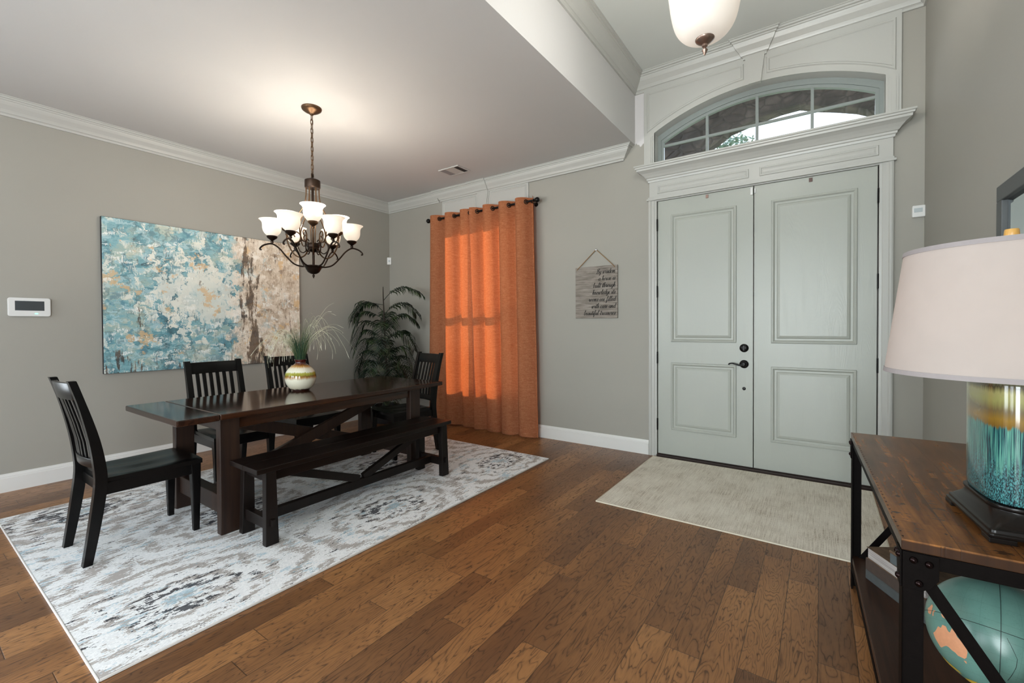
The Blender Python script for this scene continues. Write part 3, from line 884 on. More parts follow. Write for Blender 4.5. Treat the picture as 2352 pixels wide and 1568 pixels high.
# transom window: frame, muntins, pane
gz = lambda x: arch(x, .8025, 3.056, .206, 4.7435)
def arch_ring(mb, off_o, off_i, ya, yb_):
    """arched frame between two offsets of the glass line"""
    pts_i, pts_o = [], []
    N = 30
    for lst, of in ((pts_i, off_i), (pts_o, off_o)):
        x0, x1 = 3.941 - of, 5.546 + of
        lst.append((x0, 2.846 - of))
        for i in range(N + 1):
            x = x0 + (x1 - x0) * i / N
            lst.append((x, arch(x, .8025 + of, 3.056 + of * .8, .206 + of * .2, 4.7435)))
        lst.append((x1, 2.846 - of))
    n = len(pts_i)
    for i in range(n):
        j = (i + 1) % n
        a, b_, c, d = pts_i[i], pts_i[j], pts_o[j], pts_o[i]
        mb.add([(p[0], y, p[1]) for y in (ya, yb_) for p in (a, b_, c, d)],
               [(0, 1, 2, 3), (7, 6, 5, 4), (0, 4, 5, 1), (2, 6, 7, 3)])
fr = MB(); arch_ring(fr, .085, .024, .092, .148); arch_ring(fr, .03, .0, .102, .140)
tw = fr.build('window_1', m_sill_grey); struct(tw, 'arched transom window above the double front door', 'window')
mu = MB()
for x in (4.334, 4.742, 5.143): mu.box(x - .011, x + .011, .106, .130, 2.84, gz(x) + .005)
mu.box(3.936, 5.550, .108, .128, 3.012, 3.032)
mu.build('muntin', m_sill_grey, tw)
pg = MB(); poly = [(3.942, 2.84)] + [(3.942 + 1.603 * i / 24, gz(3.942 + 1.603 * i / 24) + .004) for i in range(25)] + [(5.545, 2.84)]
pg.prism(poly, 1, .116, .120); pg.build('window_pane', m_glass, tw)

# double front door -------------------------------------------------------------
def leaf(name, x0, x1, px0, px1, label):
    b = MB(); z0, z1 = .028, 2.460
    b.box(x0, x1, .004, .048, z0, z1)
    fy = lambda h: .004 - h
    stp = [(0, .0), (.003, .007), (.014, .009), (.020, .004), (.026, -.003), (.040, -.003), (.048, .004), (.064, .008), (.068, .008)]
    for za, zb in ((1.110, 2.315), (.272, .912)):
        # recess the field slightly by building the moulding over the slab
        b.nested([(px0, za), (px1, za), (px1, zb), (px0, zb)], [(a, h + .004) for a, h in stp], fy, True)
    o = b.build(name, m_door, bevel=.001); struct(o, label, 'door'); return o
d1 = leaf('door_1', DL, DM0, 4.036, 4.597, 'pale grey front door leaf with black lever handle and deadbolt')
d2 = leaf('door_2', DM1, DR, 4.862, 5.437, 'pale grey front door leaf without handle, beside the console')
for d, xh in ((d1, 3.909), (d2, 5.559)):
    for zc in (2.234, 1.592, .955, .313):
        h = MB().box(xh - .006, xh + .006, -.010, .004, zc - .054, zc + .054)
        h.tube([(xh, -.010, zc - .056), (xh, -.010, zc + .056)], .0065, 8)
        h.build('hinge', m_black, d)
# deadbolt, lever, small lower lock
RY = Matrix.Rotation(radians(90), 4, 'X')
def disc(mb, x, z, prof, y=.004):
    mb.lathe([(r, h) for r, h in prof], 28, M=Matrix.Translation((x, y, z)) @ RY)
db = MB(); disc(db, 4.658, 1.065, [(.0, 0), (.036, 0), (.036, .004), (.031, .009), (.022, .011), (.020, .012), (.0, .012)])
db.box(4.653, 4.663, -.026, -.006, 1.045, 1.086); db.build('deadbolt', m_black, d1)
hd = MB(); disc(hd, 4.658, .925, [(0, 0), (.036, 0), (.036, .005), (.028, .010), (.016, .013), (.013, .04), (.013, .05), (0, .052)])
hd.tube(crom([(4.658, -.042, .923), (4.63, -.046, .917), (4.60, -.046, .925), (4.572, -.046, .932), (4.55, -.044, .928), (4.542, -.042, .919)], 6), [.009] * 6 + [.0075] * 12 + [.006] * 13, 10)
hd.build('door_handle', m_black, d1)
lk = MB(); disc(lk, 4.658, .711, [(0, 0), (.014, 0), (.014, .004), (.010, .006), (0, .006)]); lk.build('door_lock', m_black, d1)
MB().box(4.706, 4.725, -.014, .004, 2.384, 2.446).build('door_sensor', m_white_plastic, d1, bevel=.002)
MB().box(4.735, 4.746, -.010, .004, 2.396, 2.436).build('door_sensor', m_white_plastic, d2, bevel=.002)
m_tape = plain('brown_catch', lin(150, 118, 106), 0.5, 0.1)
MB().box(4.345, 4.367, -.004, .004, 2.420, 2.450).build('door_catch', m_tape, d1, bevel=.001)
MB().box(5.124, 5.148, -.004, .004, 2.418, 2.450).build('door_catch', plain('dark_brown_catch', lin(96, 70, 64), .5, .1), d2, bevel=.001)
b = MB().box(3.905, 5.563, -.030, .06, 0, .022).box(3.905, 5.563, .0, .045, .022, .030)
o = b.build('trim_10', m_dark_gap, bevel=.003); struct(o, 'dark bronze threshold under the front doors', 'trim')
b = MB().box(3.895, 5.575, .045, .15, 0, 2.5)  # full-size dark slab closing the doorway behind both leaves
o = b.build('trim_11', m_dark_gap); struct(o, 'dark weather seal behind the front doors', 'trim')

# ------------------------------------------------------------------ outside
o = MB().box(-14, 22, .15, 40, -.35, -.2).build('ground', m_lawn); struct(o, 'lawn beyond the front door', 'ground')
o = MB().box(3.2, 6.4, .15, 2.2, -.2, -.05).build('ground.001', m_concrete); struct(o, 'concrete porch floor outside the front door', 'ground')
b = MB(); YA, YB2 = 1.90, 2.10; R = 1.46; zc = 2.390; cx = 4.80; N = 24
pts = []
for i in range(N + 1):
    a = pi - pi * i / N
    jr = R + (random.random() - .5) * .05
    pts.append((cx + jr * cos(a), zc + jr * sin(a)))
for i in range(N):
    (xa, za), (xb, zb) = pts[i], pts[i + 1]
    b.add([(xa, YA, za), (xb, YA, zb), (xb, YA, 5.2), (xa, YA, 5.2), (xa, YB2, za), (xb, YB2, zb), (xb, YB2, 5.2), (xa, YB2, 5.2)],
          [(0, 1, 2, 3), (0, 4, 5, 1), (7, 6, 5, 4)])
b.box(3.20, cx - R + .01, YA, YB2, -.2, 5.2); b.box(cx + R - .01, 6.65, YA, YB2, -.2, 5.2)
b.box(6.4, 6.65, .15, YA, -.2, 5.2); b.box(3.20, 6.65, .15, YB2, 4.6, 5.2)
o = b.build('wall_porch', m_stone); struct(o, 'rough stone porch arch seen through the transom', 'wall')

def leaf_cloud(mb, c, rad, n, size):
    for _ in range(n):
        d = V((random.gauss(0, 1), random.gauss(0, 1), random.gauss(0, 1))).normalized()
        p = V(c) + V((d.x * rad[0], d.y * rad[1], d.z * rad[2])) * random.random() ** .33
        a = V((random.gauss(0, 1), random.gauss(0, 1), random.gauss(0, .6))).normalized(); s = size * random.uniform(.6, 1.3)
        bb = a.orthogonal().normalized()
        mb.add([p, p + a * s * .5 + bb * s * .22, p + a * s, p + a * s * .5 - bb * s * .22], [(0, 1, 2, 3)])
tr = thing('oak_tree', 'leafy green tree seen through the transom window', 'tree', (3.0, 9.0, -.2))
cb = MB()
leaf_cloud(cb, (-.1, 0, 5.1), (1.35, 1.3, 1.65), 6500, .15)
leaf_cloud(cb, (-1.5, 0, 4.9), (1.4, 1.3, 1.4), 4500, .15)
leaf_cloud(cb, (1.0, 0, 4.9), (.85, 1.0, 1.1), 3000, .14)
cb.build('crown', m_tree, tr)
MB().tube([(0, 0, 0), (.05, 0, 2), (0, .05, 3.6), (.1, 0, 5.2)], [.22, .18, .14, .05], 10).build('trunk', m_bark, tr)

# ------------------------------------------------------------------ rugs
def rug(name, label, x0, x1, y0, y1, h, mat, medge):
    t = thing(name, label, 'rug', ((x0 + x1) / 2, (y0 + y1) / 2, 0))
    lx, ly = (x1 - x0) / 2, (y1 - y0) / 2
    nx, ny = 40, 56; b = MB(); vs = []; fs = []
    e = .007
    for j in range(ny + 1):
        for i in range(nx + 1):
            x = -lx + e + (2 * lx - 2 * e) * i / nx; y = -ly + e + (2 * ly - 2 * e) * j / ny
            vs.append((x, y, h + .0006 * sin(x * 5 + y * 3)))
    for j in range(ny):
        for i in range(nx):
            a = j * (nx + 1) + i; fs.append((a, a + 1, a + nx + 2, a + nx + 1))
    b.add(vs, fs, True)
    b.box(-lx + e, lx - e, -ly + e, ly - e, .001, h - .001)
    b.build('rug_field', mat, t)
    eb = MB()
    eb.box(-lx, lx, -ly, -ly + e, .001, h + .001); eb.box(-lx, lx, ly - e, ly, .001, h + .001)
    eb.box(-lx, -lx + e, -ly + e, ly - e, .001, h + .001); eb.box(lx - e, lx, -ly + e, ly - e, .001, h + .001)
    eb.build('rug_binding', medge, t, bevel=.002)
    return t
rug('area_rug', 'large pale distressed rug with blue and charcoal streaks under the dining table', .75, 3.092, -3.895, -.690, .010, m_rug, m_rug_edge)
rug('entry_rug', 'beige streaked runner rug on the floor before the front doors', 3.880, 5.530, -1.385, -.062, .010, m_mat, m_mat_edge)

# ------------------------------------------------------------------ wall things
t = thing('canvas_painting', 'large teal and beige abstract canvas on the left wall', 'painting', (0, -2.295, 1.56))
MB().box(.012, .040, -.895, .895, -.692, .692).build('canvas', m_art, t, bevel=.002)
e = MB(); e.box(.002, .0385, -.8965, -.889, -.6935, .6935); e.box(.002, .0385, .889, .8965, -.6935, .6935); e.box(.002, .0385, -.889, .889, -.6935, -.688); e.box(.002, .0385, -.889, .889, .688, .6935)
e.build('canvas_edge', m_art_edge, t)

t = thing('security_panel', 'white wall control panel with a dark screen beside the painting', 'control panel', (0, -3.626, 1.442))
def rrect(w, h, r, n=5):
    out = []
    for cx_, cy_, a0 in ((w - r, h - r, 0), (-w + r, h - r, 90), (-w + r, -h + r, 180), (w - r, -h + r, 270)):
        for i in range(n + 1):
            a = radians(a0 + 90 * i / n); out.append((cx_ + r * cos(a), cy_ + r * sin(a)))
    return out
MB().prism(rrect(.1175, .074, .016), 0, .002, .026).build('housing', m_white_plastic, t, bevel=.004)
MB().prism([(-.080, -.028), (.081, -.028), (.081, .048), (-.080, .048)], 0, .024, .0268).build('screen', m_screen, t)
def led():
    g = G('green_indicator'); n = g.noise(g.co(), 300.0, 1)
    return g.done(g.emit(g.mix(n, (.25, 1, .5, 1), (.4, 1, .7, 1)), 1.6))
MB().prism(rrect(.010, .005, .0045), 0, .025, .0272).build('indicator_light', led(), t, origin=(0, 0, 0)).location = (0, .036, -.052)

t = thing('motion_sensor', 'small white motion sensor in the corner above the palm', 'sensor', (.022, -.022, 2.228))
MB().prism(rrect(.030, .052, .008), 1, -.016, .012, Matrix.Rotation(radians(45), 4, 'Z')).build('housing', m_white_plastic, t, bevel=.004)
MB().lathe([(0, .016), (.014, .016), (.012, .021), (0, .023)], 16, M=Matrix.Rotation(radians(45), 4, 'Z') @ RY).build('sensor_lens', m_grey_plastic, t)
t = thing('motion_sensor', 'white box motion sensor right of the front doors', 'sensor', (5.782, -.001, 2.078))
MB().prism(rrect(.036, .042, .008), 1, -.034, 0).build('housing', m_white_plastic, t, bevel=.005)
MB().box(-.026, .020, -.0365, -.030, -.008, .022).build('sensor_lens', m_grey_plastic, t, bevel=.002)

t = thing('ceiling_vent', 'white rectangular air vent in the dining ceiling', 'vent', (1.757, -.517, ZD))
fv = MB()
for a in ((-.150, .150, -.108, -.092), (-.150, .150, .092, .108), (-.150, -.132, -.092, .092), (.132, .150, -.092, .092)): fv.box(a[0], a[1], a[2], a[3], -.012, -.001)
fv.build('vent_frame', m_vent, t, bevel=.003)
MB().box(-.06, .07, -.092, .092, -.010, -.001).build('damper_plate', m_vent, t)
sl = MB()
for i in range(7): sl.box(.072 + i * .009, .076 + i * .009, -.092, .092, -.010, -.002)
sl.box(.07, .132, -.092, .092, -.003, -.001)
sl.build('vent_slots', m_vent_dark, t)
sl = MB()
for i in range(7): sl.box(-.131 + i * .010, -.124 + i * .010, -.092, .092, -.010, -.002)
sl.box(-.132, -.06, -.092, .092, -.003, -.001); sl.build('vent_louvers', plain('vent_louver_grey', lin(150, 146, 146), .6, .05), t)

# hanging wooden plaque with cursive lettering
t = thing('wall_plaque', 'grey wooden plaque with cursive black verse on a jute rope', 'sign', (3.275, 0, 1.617))
MB().box(-.236, .236, -.018, -.002, -.271, .271).build('board', m_plaque, t, bevel=.002)
MB().tube(crom([(-.215, -.021, .245), (-.20, -.021, .262), (-.10, -.014, .355), (-.004, -.012, .443)], 4), .0042, 8).tube(crom([(.004, -.012, .443), (.10, -.014, .355), (.19, -.021, .270), (.208, -.021, .248)], 4), .0042, 8).build('rope', m_rope, t)
nl = MB().lathe([(0, 0), (.009, 0), (.009, .004), (.004, .006), (.004, .014), (.010, .015), (.009, .019), (0, .021)], 14, M=RY)
nl = nl.build('wall_nail', m_nail, None, (0, 0, 0)); nl.location = (3.275, 0, 2.062); tag(nl, 'silver nail in the wall holding the plaque rope', 'nail')
GL = {
 'a': (.95, [[(.72, .85), (.45, 1), (.12, .7), (.1, .2), (.35, 0), (.65, .35), (.75, .95), (.7, .2), (.85, 0), (1.05, .25)]]),
 'b': (.85, [[(0, .3), (.35, 1.3), (.42, 1.9), (.28, 2.0), (.2, 1.4), (.18, .2), (.4, 0), (.65, .35), (.55, .85), (.75, .75), (.95, .85)]]),
 'c': (.8, [[(.65, .8), (.45, 1), (.15, .7), (.12, .2), (.4, 0), (.7, .15), (.9, .35)]]),
 'd': (.95, [[(.72, .85), (.45, 1), (.12, .7), (.1, .2), (.35, 0), (.65, .35), (.8, 2.0), (.72, .2), (.88, 0), (1.05, .25)]]),
 'e': (.75, [[(0, .3), (.4, .5), (.55, .85), (.35, 1), (.15, .6), (.2, .1), (.45, 0), (.85, .35)]]),
 'f': (.7, [[(0, .2), (.35, 1.2), (.5, 1.9), (.35, 2.0), (.25, 1.2), (.15, -.7), (.3, -.75), (.38, 0), (.75, .3)]]),
 'g': (.9, [[(.7, .85), (.42, 1), (.12, .7), (.12, .2), (.35, 0), (.62, .35), (.75, .95), (.65, -.5), (.35, -.8), (.2, -.5), (.6, -.1), (1, .3)]]),
 'h': (.95, [[(0, .2), (.35, 1.3), (.42, 1.9), (.28, 2.0), (.2, 1.3), (.15, 0), (.3, .7), (.55, 1), (.65, .7), (.62, .15), (.75, 0), (1.0, .3)]]),
 'i': (.5, [[(0, .3), (.25, 1), (.2, .2), (.32, 0), (.55, .3)], [(.28, 1.38), (.36, 1.52), (.42, 1.66)]]),
 'k': (.9, [[(0, .2), (.35, 1.3), (.42, 1.9), (.28, 2.0), (.2, 1.3), (.15, 0), (.3, .7), (.6, 1), (.6, .6), (.3, .5), (.55, .2), (.7, 0), (.95, .3)]]),
 'l': (.55, [[(0, .2), (.35, 1.3), (.42, 1.9), (.28, 2.0), (.18, 1.2), (.2, .15), (.35, 0), (.6, .3)]]),
 'm': (1.35, [[(0, .5), (.15, 1), (.13, 0), (.3, .75), (.5, 1), (.55, .6), (.52, 0), (.68, .75), (.9, 1), (.97, .7), (.95, .15), (1.08, 0), (1.38, .3)]]),
 'n': (1.0, [[(0, .5), (.15, 1), (.13, 0), (.3, .75), (.52, 1), (.6, .7), (.58, .15), (.72, 0), (1.02, .3)]]),
 'o': (.85, [[(.45, 1), (.15, .7), (.12, .2), (.35, 0), (.62, .3), (.6, .85), (.42, 1), (.6, .8), (.9, .85)]]),
 'r': (.75, [[(0, .4), (.2, 1.05), (.3, .85), (.5, .9), (.42, .2), (.52, 0), (.78, .3)]]),
 's': (.7, [[(0, .2), (.35, 1.05), (.48, .5), (.4, .1), (.2, 0), (.1, .12), (.4, .02), (.75, .3)]]),
 't': (.6, [[(0, .3), (.3, 1.2), (.35, 1.7), (.22, .2), (.38, 0), (.62, .3)], [(.05, 1.25), (.6, 1.3)]]),
 'u': (.95, [[(0, .5), (.15, 1), (.12, .2), (.3, 0), (.58, .4), (.68, 1), (.62, .15), (.75, 0), (.98, .3)]]),
 'w': (1.3, [[(0, .6), (.12, 1), (.1, .25), (.26, 0), (.48, .35), (.56, .95), (.52, .2), (.70, 0), (.95, .45), (1.0, 1.05), (.92, .95), (1.05, .80), (1.32, .9)]]),
 'y': (.9, [[(0, .5), (.15, 1), (.12, .3), (.3, .1), (.55, .45), (.68, 1), (.55, -.5), (.28, -.8), (.15, -.5), (.55, -.1), (.92, .3)]]),
 'B': (1.25, [[(.3, 1.7), (.35, 1.0), (.15, 0), (-.1, .15)], [(-.05, 1.4), (.3, 1.95), (.8, 2.0), (.95, 1.6), (.5, 1.1), (.95, .8), (.95, .2), (.55, -.02), (.3, .2)]]),
 ' ': (.6, []),
}
def script(mb, text, xr, zb, s, fit=None):
    wd = sum(GL[ch][0] for ch in text) * s
    k = s if not fit or wd <= fit else s * fit / wd
    if fit and wd < fit: k = s
    wd = sum(GL[ch][0] for ch in text) * k
    x = xr - wd
    for ch in text:
        adv, strokes = GL[ch]
        for stk in strokes:
            pts = crom([((px) * 1.0, pz, 0) for px, pz in stk], 4)
            P3 = [(x + p.x * k + p.y * s * .30, -.0186, zb + p.y * s) for p in pts]
            for a, c in zip(P3[:-1], P3[1:]):
                d = V((c[0] - a[0], 0, c[2] - a[2]))
                if d.length < 1e-6: continue
                d.normalize(); nn = V((-d.z, 0, d.x)) * (.0015 + .0017 * max(0, -d.z))
                nn += V((.0004, 0, .0002))
                a_, c_ = V(a), V(c)
                mb.add([a_ - nn, c_ + d * .001 - nn, c_ + d * .001 + nn, a_ + nn], [(0, 1, 2, 3)])
        x += adv * k
tb = MB()
LINES = ['By wisdom', 'a house is', 'built through', 'knowledge its', 'rooms are filled', 'with care and', 'beautiful treasures']
for i, L in enumerate(LINES):
    script(tb, L, .212, .192 - i * .0715, .0245, (.27, .24, .32, .325, .37, .335, .432)[i])
tb.build('lettering', m_ink, t)

# mirror on the right wall
t = thing('wall_mirror', 'rectangular mirror in a charcoal frame on the wall above the console', 'mirror', (XW, -2.24, 1.385))
fm = MB()
hw, hh, fwid = .505, .430, .062
for y0_, y1_, z0_, z1_ in ((-hw, hw, hh - fwid, hh), (-hw, hw, -hh, -hh + fwid), (-hw, -hw + fwid, -hh + fwid, hh - fwid), (hw - fwid, hw, -hh + fwid, hh - fwid)):
    fm.box(-.030, -.002, y0_, y1_, z0_, z1_)
fm.build('mirror_frame', m_mirror_frame, t, bevel=.003)
iw, ih = hw - fwid, hh - fwid
gm = MB(); bv = .028
vo = [(-.012, -iw, -ih), (-.012, iw, -ih), (-.012, iw, ih), (-.012, -iw, ih)]
vi = [(-.017, -iw + bv, -ih + bv), (-.017, iw - bv, -ih + bv), (-.017, iw - bv, ih - bv), (-.017, -iw + bv, ih - bv)]
gm.add(vo + vi, [(4, 5, 6, 7), (0, 1, 5, 4), (1, 2, 6, 5), (2, 3, 7, 6), (3, 0, 4, 7)])
gm.build('mirror_glass', m_mirror, t)

# ------------------------------------------------------------------ dining chairs
RUGZ = .0108
def make_chair(label):
    t = thing('dining_chair', label, 'chair', (0, 0, 0), 0, 'black slat-back chairs round the dining table')
    # saddle seat
    nx, ny = 14, 14; vs = []; fs = []
    def outline(v):            # half width along depth: wider at the front
        return .195 + .030 * v
    for lay in (0, 1):
        for j in range(ny + 1):
            v = j / ny; y = -.205 + .455 * v
            for i in range(nx + 1):
                u = -1 + 2 * i / nx
                hw = outline(v)
                yy = y + (.016 * (1 - u * u) if j == ny else 0) * 1.0
                x = u * hw
                if lay == 0: z = .418
                else:
                    dish = .016 * math.exp(-((abs(u) - .42) / .33) ** 2) * math.exp(-((v - .42) / .34) ** 2)
                    z = .450 - dish - (.006 if abs(u) > .97 or j in (0, ny) else 0)
                vs.append((x, yy, z))
    m = (nx + 1) * (ny + 1)
    for j in range(ny):
        for i in range(nx):
            a = j * (nx + 1) + i; q = (a, a + 1, a + nx + 2, a + nx + 1)
            fs.append(tuple(reversed(q))); fs.append(tuple(k + m for k in q))
    for i in range(nx):
        fs.append((i, i + 1, i + 1 + m, i + m)); a = ny * (nx + 1) + i; fs.append((a + 1, a, a + m, a + 1 + m))
    for j in range(ny):
        a = j * (nx + 1); fs.append((a + nx + 1, a, a + m, a + nx + 1 + m)); a += nx; fs.append((a, a + nx + 1, a + nx + 1 + m, a + m))
    MB().add(vs, fs, True).build('seat', m_chair, t, split=50)
    # rear legs run up into the back posts
    prof = [(-.282, .0), (-.262, .12), (-.238, .28), (-.222, .42), (-.226, .52), (-.246, .66), (-.282, .82), (-.322, .965), (-.330, .985)]
    def yz(w):
        f_, b_ = [], []
        P = [(p.y, p.z) for p in crom([(0, y, z) for y, z in prof], 3)]
        n_ = len(P)
        for k, (y, z) in enumerate(P):
            s = z / .985
            h = .019 + .008 * sin(pi * min(1, s * 1.15)) - .003 * s
            f_.append((y + h, z)); b_.append((y - h, z))
        return f_ + b_[::-1]
    for s in (-1, 1):
        MB().prism(yz(0), 0, s * .172 if s > 0 else -.212, .212 if s > 0 else -.172).build('leg', m_chair, t, bevel=.006, seg=2)
        # front leg, tapered outwards to the foot
        b = MB(); x = s * .196
        vs = []
        for z, hx, yf, yb_ in ((0, .015, .236, .204), (.30, .022, .243, .197), (.42, .026, .244, .190)):
            vs += [(x - hx, yb_, z), (x + hx, yb_, z), (x + hx, yf, z), (x - hx, yf, z)]
        fs = [(3, 2, 1, 0), (8, 9, 10, 11)]
        for r in (0, 4):
            for k in range(4): l = (k + 1) % 4; fs.append((r + k, r + l, r + l + 4, r + k + 4))
        b.add(vs, fs).build('leg', m_chair, t, bevel=.004)
        MB().box(s * .205, s * .185, -.205, .205, .355, .42).build('apron', m_chair, t, bevel=.002)
    MB().box(-.18, .18, .212, .232, .36, .42).build('apron', m_chair, t, bevel=.002)
    MB().box(-.18, .18, -.215, -.195, .36, .418).build('apron', m_chair, t, bevel=.002)
    # curved rails between the posts
    def rail(z0, z1, yc0, yc1, bow, th):
        vs, fs = [], []; N = 12
        for i in range(N + 1):
            u = -1 + 2 * i / N; x = u * .180; bo = -bow * (1 - u * u)
            vs += [(x, yc0 + bo - th, z0), (x, yc0 + bo + th, z0), (x, yc1 + bo + th, z1), (x, yc1 + bo - th, z1)]
        for i in range(N):
            for k in range(4): l = (k + 1) % 4; fs.append((i * 4 + k, i * 4 + l, i * 4 + 4 + l, i * 4 + 4 + k))
        fs += [(3, 2, 1, 0), tuple(N * 4 + k for k in range(4))]
        return MB().add(vs, fs, True)
    rail(.880, .972, -.300, -.322, .022, .012).build('top_rail', m_chair, t, bevel=.003)
    rail(.500, .552, -.226, -.232, .022, .011).build('lower_rail', m_chair, t, bevel=.003)
    for k in range(6):
        u = -1 + 2 * (k + 1) / 7; x = u * .176; bo = -.022 * (1 - u * u)
        pts = [(-.230 + bo, .545), (-.241 + bo, .64), (-.262 + bo, .74), (-.288 + bo, .84), (-.302 + bo, .89)]
        b = MB(); vs = []; fs = []
        for y, z in pts: vs += [(x - .0135, y - .005, z), (x + .0135, y - .005, z), (x + .0135, y + .005, z), (x - .0135, y + .005, z)]
        for r in range(len(pts) - 1):
            for q in range(4): l = (q + 1) % 4; fs.append((r * 4 + q, r * 4 + l, r * 4 + 4 + l, r * 4 + 4 + q))
        fs += [(3, 2, 1, 0), tuple((len(pts) - 1) * 4 + q for q in range(4))]
        b.add(vs, fs).build('slat', m_chair, t, bevel=.0015)
    return t
ch = make_chair('black slat-back chair standing free at the near end of the table, whole seat showing')
ch.location = (1.822, -3.43, RUGZ); ch.rotation_euler = (0, 0, radians(1))
CHB = dup(ch, (1.31, -2.70, RUGZ), radians(-90), 'black slat-back chair on the wall side of the table, nearer the camera, below the painting')
CHC = dup(ch, (1.17, -2.00, RUGZ), radians(-90), 'black slat-back chair on the wall side, half hidden behind the vase and grass')
CHD = dup(ch, (1.76, -1.30, RUGZ), radians(171), 'black slat-back chair at the far end of the table beside the rust curtain')

# ------------------------------------------------------------------ dining table
TX0, TX1, TY0, TY1, TZ = 1.435, 2.315, -3.395, -1.315, .757
t = thing('dining_table', 'long espresso wood trestle dining table on the pale rug', 'table', ((TX0 + TX1) / 2, (TY0 + TY1) / 2, RUGZ))
hx, hy, tz = (TX1 - TX0) / 2, (TY1 - TY0) / 2, TZ - RUGZ
MB().box(-hx, hx, -hy + .215, hy - .215, tz - .036, tz).build('tabletop', m_table, t, bevel=.007, seg=3)
m_table_x = fine_wood('espresso_end_board', (lin(26, 14, 10), lin(56, 32, 20)), 0.11, 'x', 30.0, 1.4, 0.0)
for s in (-1, 1):
    MB().box(-hx, hx, s * hy, s * (hy - .2135), tz - .036, tz).build('end_board', m_table_x, t, bevel=.007, seg=3)
LY = ((-3.156 - (TY0 + TY1) / 2), (-1.645 - (TY0 + TY1) / 2))
LW = .114
lx0, lx1 = 1.490 - (TX0 + TX1) / 2, 2.240 - (TX0 + TX1) / 2
for y in LY:
    for xa in (lx0, lx1 - .055):
        MB().box(xa, xa + .055, y, y + LW, 0, tz - .037).build('leg', m_table_leg, t, bevel=.005)
    MB().box(lx0 + .05, lx1 - .05, y + .022, y + LW - .022, .11, .225).build('stretcher', m_table_leg, t, bevel=.004)
    MB().box(lx0 + .05, lx1 - .05, y + .02, y + LW - .02, tz - .12, tz - .037).build('cleat', m_table_leg, t, bevel=.004)
for s in (-1, 1):
    MB().box(s * (hx - .095), s * (hx - .118), LY[0] + LW, LY[1], tz - .115, tz - .037).build('apron', m_table, t, bevel=.003)
MB().beam((-.015, LY[0] + LW - .03, tz - .09), (-.015, LY[1] + .03, .17), .035, .085, (0, 0, 1)).build('brace', m_table_leg, t, bevel=.003)
MB().beam((.022, LY[0] + LW - .03, .17), (.022, LY[1] + .03, tz - .09), .035, .085, (0, 0, 1)).build('brace', m_table_leg, t, bevel=.003)

# ------------------------------------------------------------------ bench
t = thing('dining_bench', 'dark wooden bench on the rug along the near side of the table', 'bench', (2.437, -2.315, RUGZ))
bz = .452
MB().box(-.170, -.002, -.800, .800, bz - .030, bz).build('seat_board', m_bench, t, bevel=.003)
MB().box(.0, .168, -.800, .800, bz - .030, bz).build('seat_board', m_bench, t, bevel=.003)
for s in (-1, 1):
    yo = s * .752; yi = s * .687
    for xo, xi in ((-.158, -.112), (.175, .131)):
        b = MB(); sp = .012 * (1 if xo > 0 else -1)
        vs = []
        for z, k in ((0, 1), (bz - .031, -.6)):
            a0, a1 = sorted((xo + sp * (k - 1) * .6, xi + sp * (k - 1) * .6)); yy0, yy1 = sorted((yo + s * .006 * k, yi - s * .004 * k))
            vs += [(a0, yy0, z), (a1, yy0, z), (a1, yy1, z), (a0, yy1, z)]
        b.add(vs, [(3, 2, 1, 0), (4, 5, 6, 7), (0, 1, 5, 4), (1, 2, 6, 5), (2, 3, 7, 6), (3, 0, 4, 7)])
        lg = b.build('leg', m_bench_leg, t, bevel=.003)
        xs_ = .177 if xo > 0 else -.160
        MB().box(xs_ - .012, xs_ + .010, s * .731, s * .707, .110, .150).build('peg', m_bench_leg, lg, bevel=.002)
    MB().box(-.13, .15, s * .740, s * .700, .085, .150).build('stretcher', m_bench_leg, t, bevel=.003)
    MB().box(-.13, .15, s * .735, s * .705, bz - .09, bz - .031).build('cleat', m_bench_leg, t, bevel=.003)
MB().box(-.012, .028, -.70, .70, .090, .150).build('stretcher', m_bench_leg, t, bevel=.003)
for x in (-.118, .124): MB().box(x - .011, x + .011, -.70, .70, bz - .092, bz - .031).build('apron', m_bench, t, bevel=.003)
for s in (-1, 1): MB().beam((.008, s * .66, bz - .055), (.008, s * .02, .155), .034, .052).build('brace', m_bench_leg, t, bevel=.002)

# ------------------------------------------------------------------ vase and grass on the table
VX, VY = 1.735, -2.360
t = thing('ceramic_vase', 'round cream and olive glazed vase standing on the dining table', 'vase', (VX, VY, TZ + .0006))
pr = [(0, 0), (.056, 0), (.060, .004), (.085, .022), (.106, .055), (.1165, .092), (.117, .118), (.108, .150), (.090, .178), (.066, .200), (.050, .210), (.041, .219), (.038, .228), (.040, .236), (.045, .245), (.046, .250), (.041, .250), (.036, .240), (.034, .226), (.040, .214), (.06, .19), (.09, .15), (.1, .1), (.05, .02), (0, .012)]
pp = [(r, z) for r, z in ((p.x, p.z) for p in crom([(r, 0, z) for r, z in pr], 3))]
MB().lathe([(max(0, r), z) for r, z in pp], 48).build('vase_body', m_vase, t, split=60)
t = thing('artificial_grass', 'spray of artificial grass with pale drooping stems in the vase', 'plant', (VX, VY, TZ + .15))
rnd = random.Random(11)
